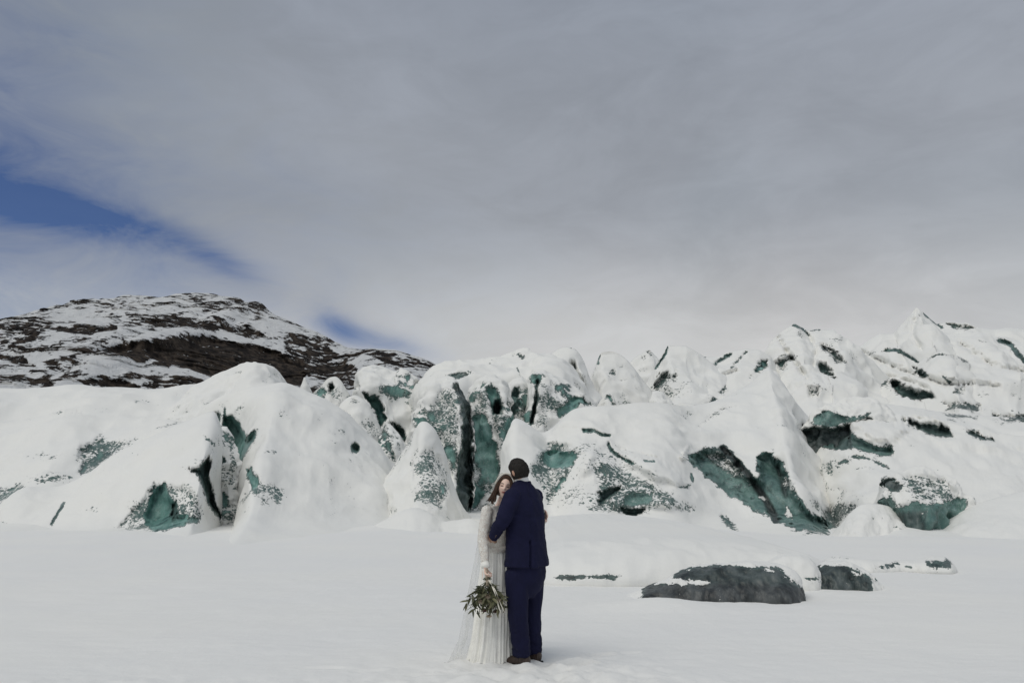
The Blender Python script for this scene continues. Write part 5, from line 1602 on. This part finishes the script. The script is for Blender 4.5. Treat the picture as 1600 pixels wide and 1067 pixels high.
# headband over the crown
aa = np.linspace(-1.45, 1.45, 40)
path = [whead_c + (np.array([0.104 * math.sin(a), 0.030, 0.1440 * math.cos(a)]) * wS) @ wR for a in aa]
part('headband', joined([tube(path, [0.0055] * 40, 10, (0, 1, 0), 1)], 'headband'), M_BAND, woman)

# veil: sheer tulle behind her, trailing to the left over the snow
mv, q = new_mat('sheer_tulle')
tcx = q.node('ShaderNodeTexCoord').outputs['Object']
tn = q.rng(q.noise(q.mapping(tcx, scale=(6, 6, 0.5)), 5.0, 3), 0.3, 0.7, 0.14, 0.44)
df = q.node('ShaderNodeBsdfPrincipled', {'Base Color': (0.76, 0.765, 0.74), 'Roughness': 0.9, 'Specular IOR Level': 0.1})
tp = q.node('ShaderNodeBsdfTransparent', {'Color': (0.97, 0.97, 0.97)})
mx = q.node('ShaderNodeMixShader', {0: tn, 1: tp.outputs[0], 2: df.outputs[0]})
q.node('ShaderNodeOutputMaterial', {'Surface': mx.outputs[0]})
nt, nsx = 120, 90
tt = np.linspace(0, 1, nt)
vv = np.interp(tt, [0, 0.04, 0.12, 0.3, 0.55, 0.85, 1], [739, 744, 765, 815, 890, 1000, 1046])
lu = np.interp(tt, [0, 0.04, 0.12, 0.3, 0.55, 0.85, 1], [783, 776, 769, 752, 738, 716, 692])
ru = np.interp(tt, [0, 0.04, 0.12, 0.3, 0.55, 0.85, 1], [797, 803, 804, 800, 798, 800, 800])
ss = np.linspace(0, 1, nsx)
UU = lu[:, None] * (1 - ss) + ru[:, None] * ss
YL = np.interp(tt, [0, 0.1, 0.3, 0.6, 0.85, 1], [7.86, 7.90, 7.90, 7.86, 7.76, 7.66])
YB = np.interp(tt, [0, 0.1, 0.3, 0.6, 0.85, 1], [7.90, 8.00, 8.14, 8.24, 8.26, 8.28])
YY = YL[:, None] + (YB - YL)[:, None] * np.sin(ss * math.pi / 2)[None, :] ** 0.8
V = pt(UU, np.repeat(vv[:, None], nsx, 1), YY)
gz = np.interp(tt, [0, 1], [V[0, 0, 2], 0.02])
zc = np.maximum(np.repeat((V[:, 0, 2])[:, None], nsx, 1) * smooth(1.0, 0.9, tt)[:, None] + 0.012 * (1 - smooth(1.0, 0.9, tt))[:, None], 0.008)
V[..., 2] = zc
SS, TT2 = np.meshgrid(ss, tt)
V[..., 1] += (0.003 + 0.022 * TT2) * (np.sin(SS * 17 + 2.5 * np.sin(SS * 5) + TT2 * 2) + 0.5 * np.sin(SS * 31 + TT2 * 3))
V[..., 2] += 0.012 * smooth(0.92, 1, TT2) * fbm(np.stack([SS * 12, TT2 * 9, 0 * SS], -1), 3)
me = mesh_np('veil', V.reshape(-1, 3), grid_faces(nt, nsx))
part('veil', me, mv, woman, 'sheer white veil trailing on the snow')

# ---------------------------------------------------------------- bouquet
tie = pt(761.5, 909, 7.58)
bq = empty('bouquet', tie)
tag(bq, 'bouquet of olive green leaves and dark red flowers hanging from the womans hand', 'bouquet')


def leaf_mat(name, c1, c2):
    m, q = new_mat(name)
    oi = q.node('ShaderNodeObjectInfo').outputs['Random']
    t = q.node('ShaderNodeTexCoord').outputs['Object']
    c = q.mix(oi, c1, c2)
    c = q.mix(q.rng(q.noise(t, 40, 3), 0.35, 0.65, 0, 0.4), c, tuple(x * 0.5 for x in c1))
    b = q.node('ShaderNodeBsdfPrincipled', {'Base Color': c, 'Roughness': 0.55, 'Specular IOR Level': 0.35})
    q.node('ShaderNodeOutputMaterial', {'Surface': b.outputs[0]})
    return m


M_LEAF = leaf_mat('olive_leaf', (0.060, 0.068, 0.034), (0.200, 0.190, 0.105))
M_LEAF2 = leaf_mat('dark_leaf', (0.030, 0.042, 0.020), (0.095, 0.100, 0.050))
M_RED = simple_mat('burgundy_petal', (0.060, 0.010, 0.014), 0.6, 0.3, 0.4, 60)
M_CREAM = simple_mat('dusty_cream_petal', (0.40, 0.33, 0.25), 0.6, 0.3, 0.3, 60)
M_STEM = simple_mat('green_stem', (0.06, 0.07, 0.035), 0.6, 0.3, 0.2, 60)


def leaf_mesh(L, W, bend, name):
    n = 7
    V, F = [], []
    for i in range(n):
        s_ = i / (n - 1)
        w = W * math.sin(math.pi * min(1, s_ ** 0.8 * 0.97 + 0.03)) ** 0.8 * 0.5 + 0.0006
        z_ = bend * L * s_ * s_
        V += [(-w, s_ * L, z_ + w * 0.35), (0, s_ * L, z_), (w, s_ * L, z_ + w * 0.35)]
    for i in range(n - 1):
        for j in range(2):
            a = i * 3 + j
            F.append((a, a + 1, a + 4, a + 3))
    return mesh_np(name, np.array(V), np.array(F))


LM = [leaf_mesh(0.085, 0.026, -0.22, 'leaf'), leaf_mesh(0.065, 0.030, 0.18, 'leaf'), leaf_mesh(0.100, 0.022, -0.15, 'leaf'), leaf_mesh(0.05, 0.030, 0.1, 'leaf')]
for i, m_ in enumerate(LM):
    m_.materials.append(M_LEAF if i % 2 == 0 else M_LEAF2)
rb_ = random.Random(4)
down = nrm((0.03, -0.12, -1.0))
sidex = np.array([1.0, 0, 0])
sidey = nrm(np.cross(down, sidex))
for k in range(26):                                        # sprigs: a stem each with leaves along it
    a = 2 * math.pi * (k * 0.382 + rb_.uniform(-0.04, 0.04))
    sp = rb_.uniform(0.05, 1.0) ** 0.6 * 1.0
    dirv = nrm(down * math.cos(sp) + (sidex * math.cos(a) * 1.05 + sidey * math.sin(a) * 0.8) * math.sin(sp))
    L = rb_.uniform(0.17, 0.27) * (1.0 - 0.12 * sp)
    if k < 3:
        L *= 1.15
    tip = dirv * L + np.array([0, 0, -0.05 * sp])
    mid = dirv * L * 0.5 + np.array([0, 0, 0.015])
    st_me = joined([tube([-dirv * 0.05, mid, tip], [0.0028, 0.0022, 0.0012], 6, (0.3, 1, 0.2), 4)], 'stem')
    smooth_faces(st_me)
    link('stem', st_me, M_STEM, bq)
    nl = rb_.randint(10, 12)
    for j in range(nl):
        s_ = 0.28 + 0.74 * j / (nl - 1)
        base = (1 - s_) ** 2 * 0 + mid * (2 * s_ * (1 - s_)) * 1.0 + tip * s_ * s_
        ang = rb_.uniform(0, 6.28)
        t_ = nrm(tip - mid + dirv * 0.05)
        e1 = nrm(np.cross(t_, np.array([0.3, 0.5, 0.8])))
        e2 = np.cross(t_, e1)
        out = nrm(t_ * rb_.uniform(0.4, 1.0) + (e1 * math.cos(ang) + e2 * math.sin(ang)) * rb_.uniform(0.5, 1.0))
        o = bpy.data.objects.new('leaf', LM[rb_.choice((0, 0, 1, 2, 2, 3))])
        COL.objects.link(o)
        o.parent = bq
        o.location = base
        qn = Vector(out).to_track_quat('Y', 'Z')
        o.rotation_mode = 'QUATERNION'
        from mathutils import Quaternion
        o.rotation_quaternion = qn @ Quaternion((0, 1, 0), rb_.uniform(-1.2, 1.2))
        sc = rb_.uniform(0.7, 1.1)
        o.scale = (sc, sc, sc)


def flower(c, r, mat, n=3):
    """layered cupped petals"""
    P = []
    ax = nrm(np.asarray(c) * np.array([1, 0.6, 1]) + np.array([0, -0.12, -0.02]))
    e1 = nrm(np.cross(ax, np.array([0.2, 0.3, 0.9])))
    e2 = np.cross(ax, e1)
    for layer in range(n):
        rr = r * (1 - 0.25 * layer)
        for j in range(6):
            a = j * math.pi / 3 + layer * 0.5
            d = e1 * math.cos(a) + e2 * math.sin(a)
            s2 = -e1 * math.sin(a) + e2 * math.cos(a)
            V, F = [], []
            for iy in range(5):
                for ix in range(5):
                    x_, y_ = (ix - 2) / 2, iy / 4
                    w = rr * 0.62 * math.sin(math.pi * min(0.96, 0.12 + 0.75 * y_))
                    lift = rr * (0.15 + 0.28 * layer) * y_ + rr * 0.35 * y_ * y_ + rr * 0.18 * x_ * x_
                    V.append(np.asarray(c) + d * rr * y_ * (1 - 0.22 * layer) + s2 * w * x_ + ax * lift)
            for iy in range(4):
                for ix in range(4):
                    b0 = iy * 5 + ix
                    F.append((b0, b0 + 1, b0 + 6, b0 + 5))
            P.append((np.array(V), F))
    P.append(ellipsoid(np.asarray(c) + ax * r * 0.25, [e1 * r * 0.25, e2 * r * 0.25, ax * r * 0.3], 10, 7))
    m_ = joined(P, 'flower')
    smooth_faces(m_)
    return link('flower', m_, mat, bq)


for (u_, v_, r_, m_) in ((767, 944, 0.042, M_RED), (757, 950, 0.034, M_RED), (774, 952, 0.030, M_RED), (752, 938, 0.030, M_CREAM), (762, 930, 0.030, M_CREAM), (778, 936, 0.028, M_CREAM), (764, 960, 0.028, M_CREAM)):
    flower(pt(u_, v_, 7.475) - tie, r_ * 0.9, m_)
# wrapped handle and trailing ribbon
hp = pt(759.5, 889, 7.59) - tie
me = joined([tube([hp, hp * 0.5, np.zeros(3), down * 0.03], [0.013, 0.014, 0.016, 0.020], 14, (0, 1, 0), 4)], 'handle')
smooth_faces(me)
link('handle', me, M_CREAM, bq)
for (pts_, w) in ((((763, 908), (771, 920), (776, 935), (780, 950), (785, 962)), 0.006), (((764, 908), (774, 922), (781, 940), (790, 960)), 0.004)):
    C = np.array([pt(a, b, 7.42) - tie for a, b in pts_])
    C[0, 1] += 0.12
    C = resample(C, 24)
    V, F = [], []
    for i, c in enumerate(C):
        wv = np.array([math.cos(i * 0.35), math.sin(i * 0.35), 0.1]) * w
        V += [c - wv, c + wv]
    for i in range(23):
        F.append((2 * i, 2 * i + 1, 2 * i + 3, 2 * i + 2))
    me = mesh_np('ribbon', np.array(V), np.array(F))
    link('ribbon', me, M_BAND, bq)
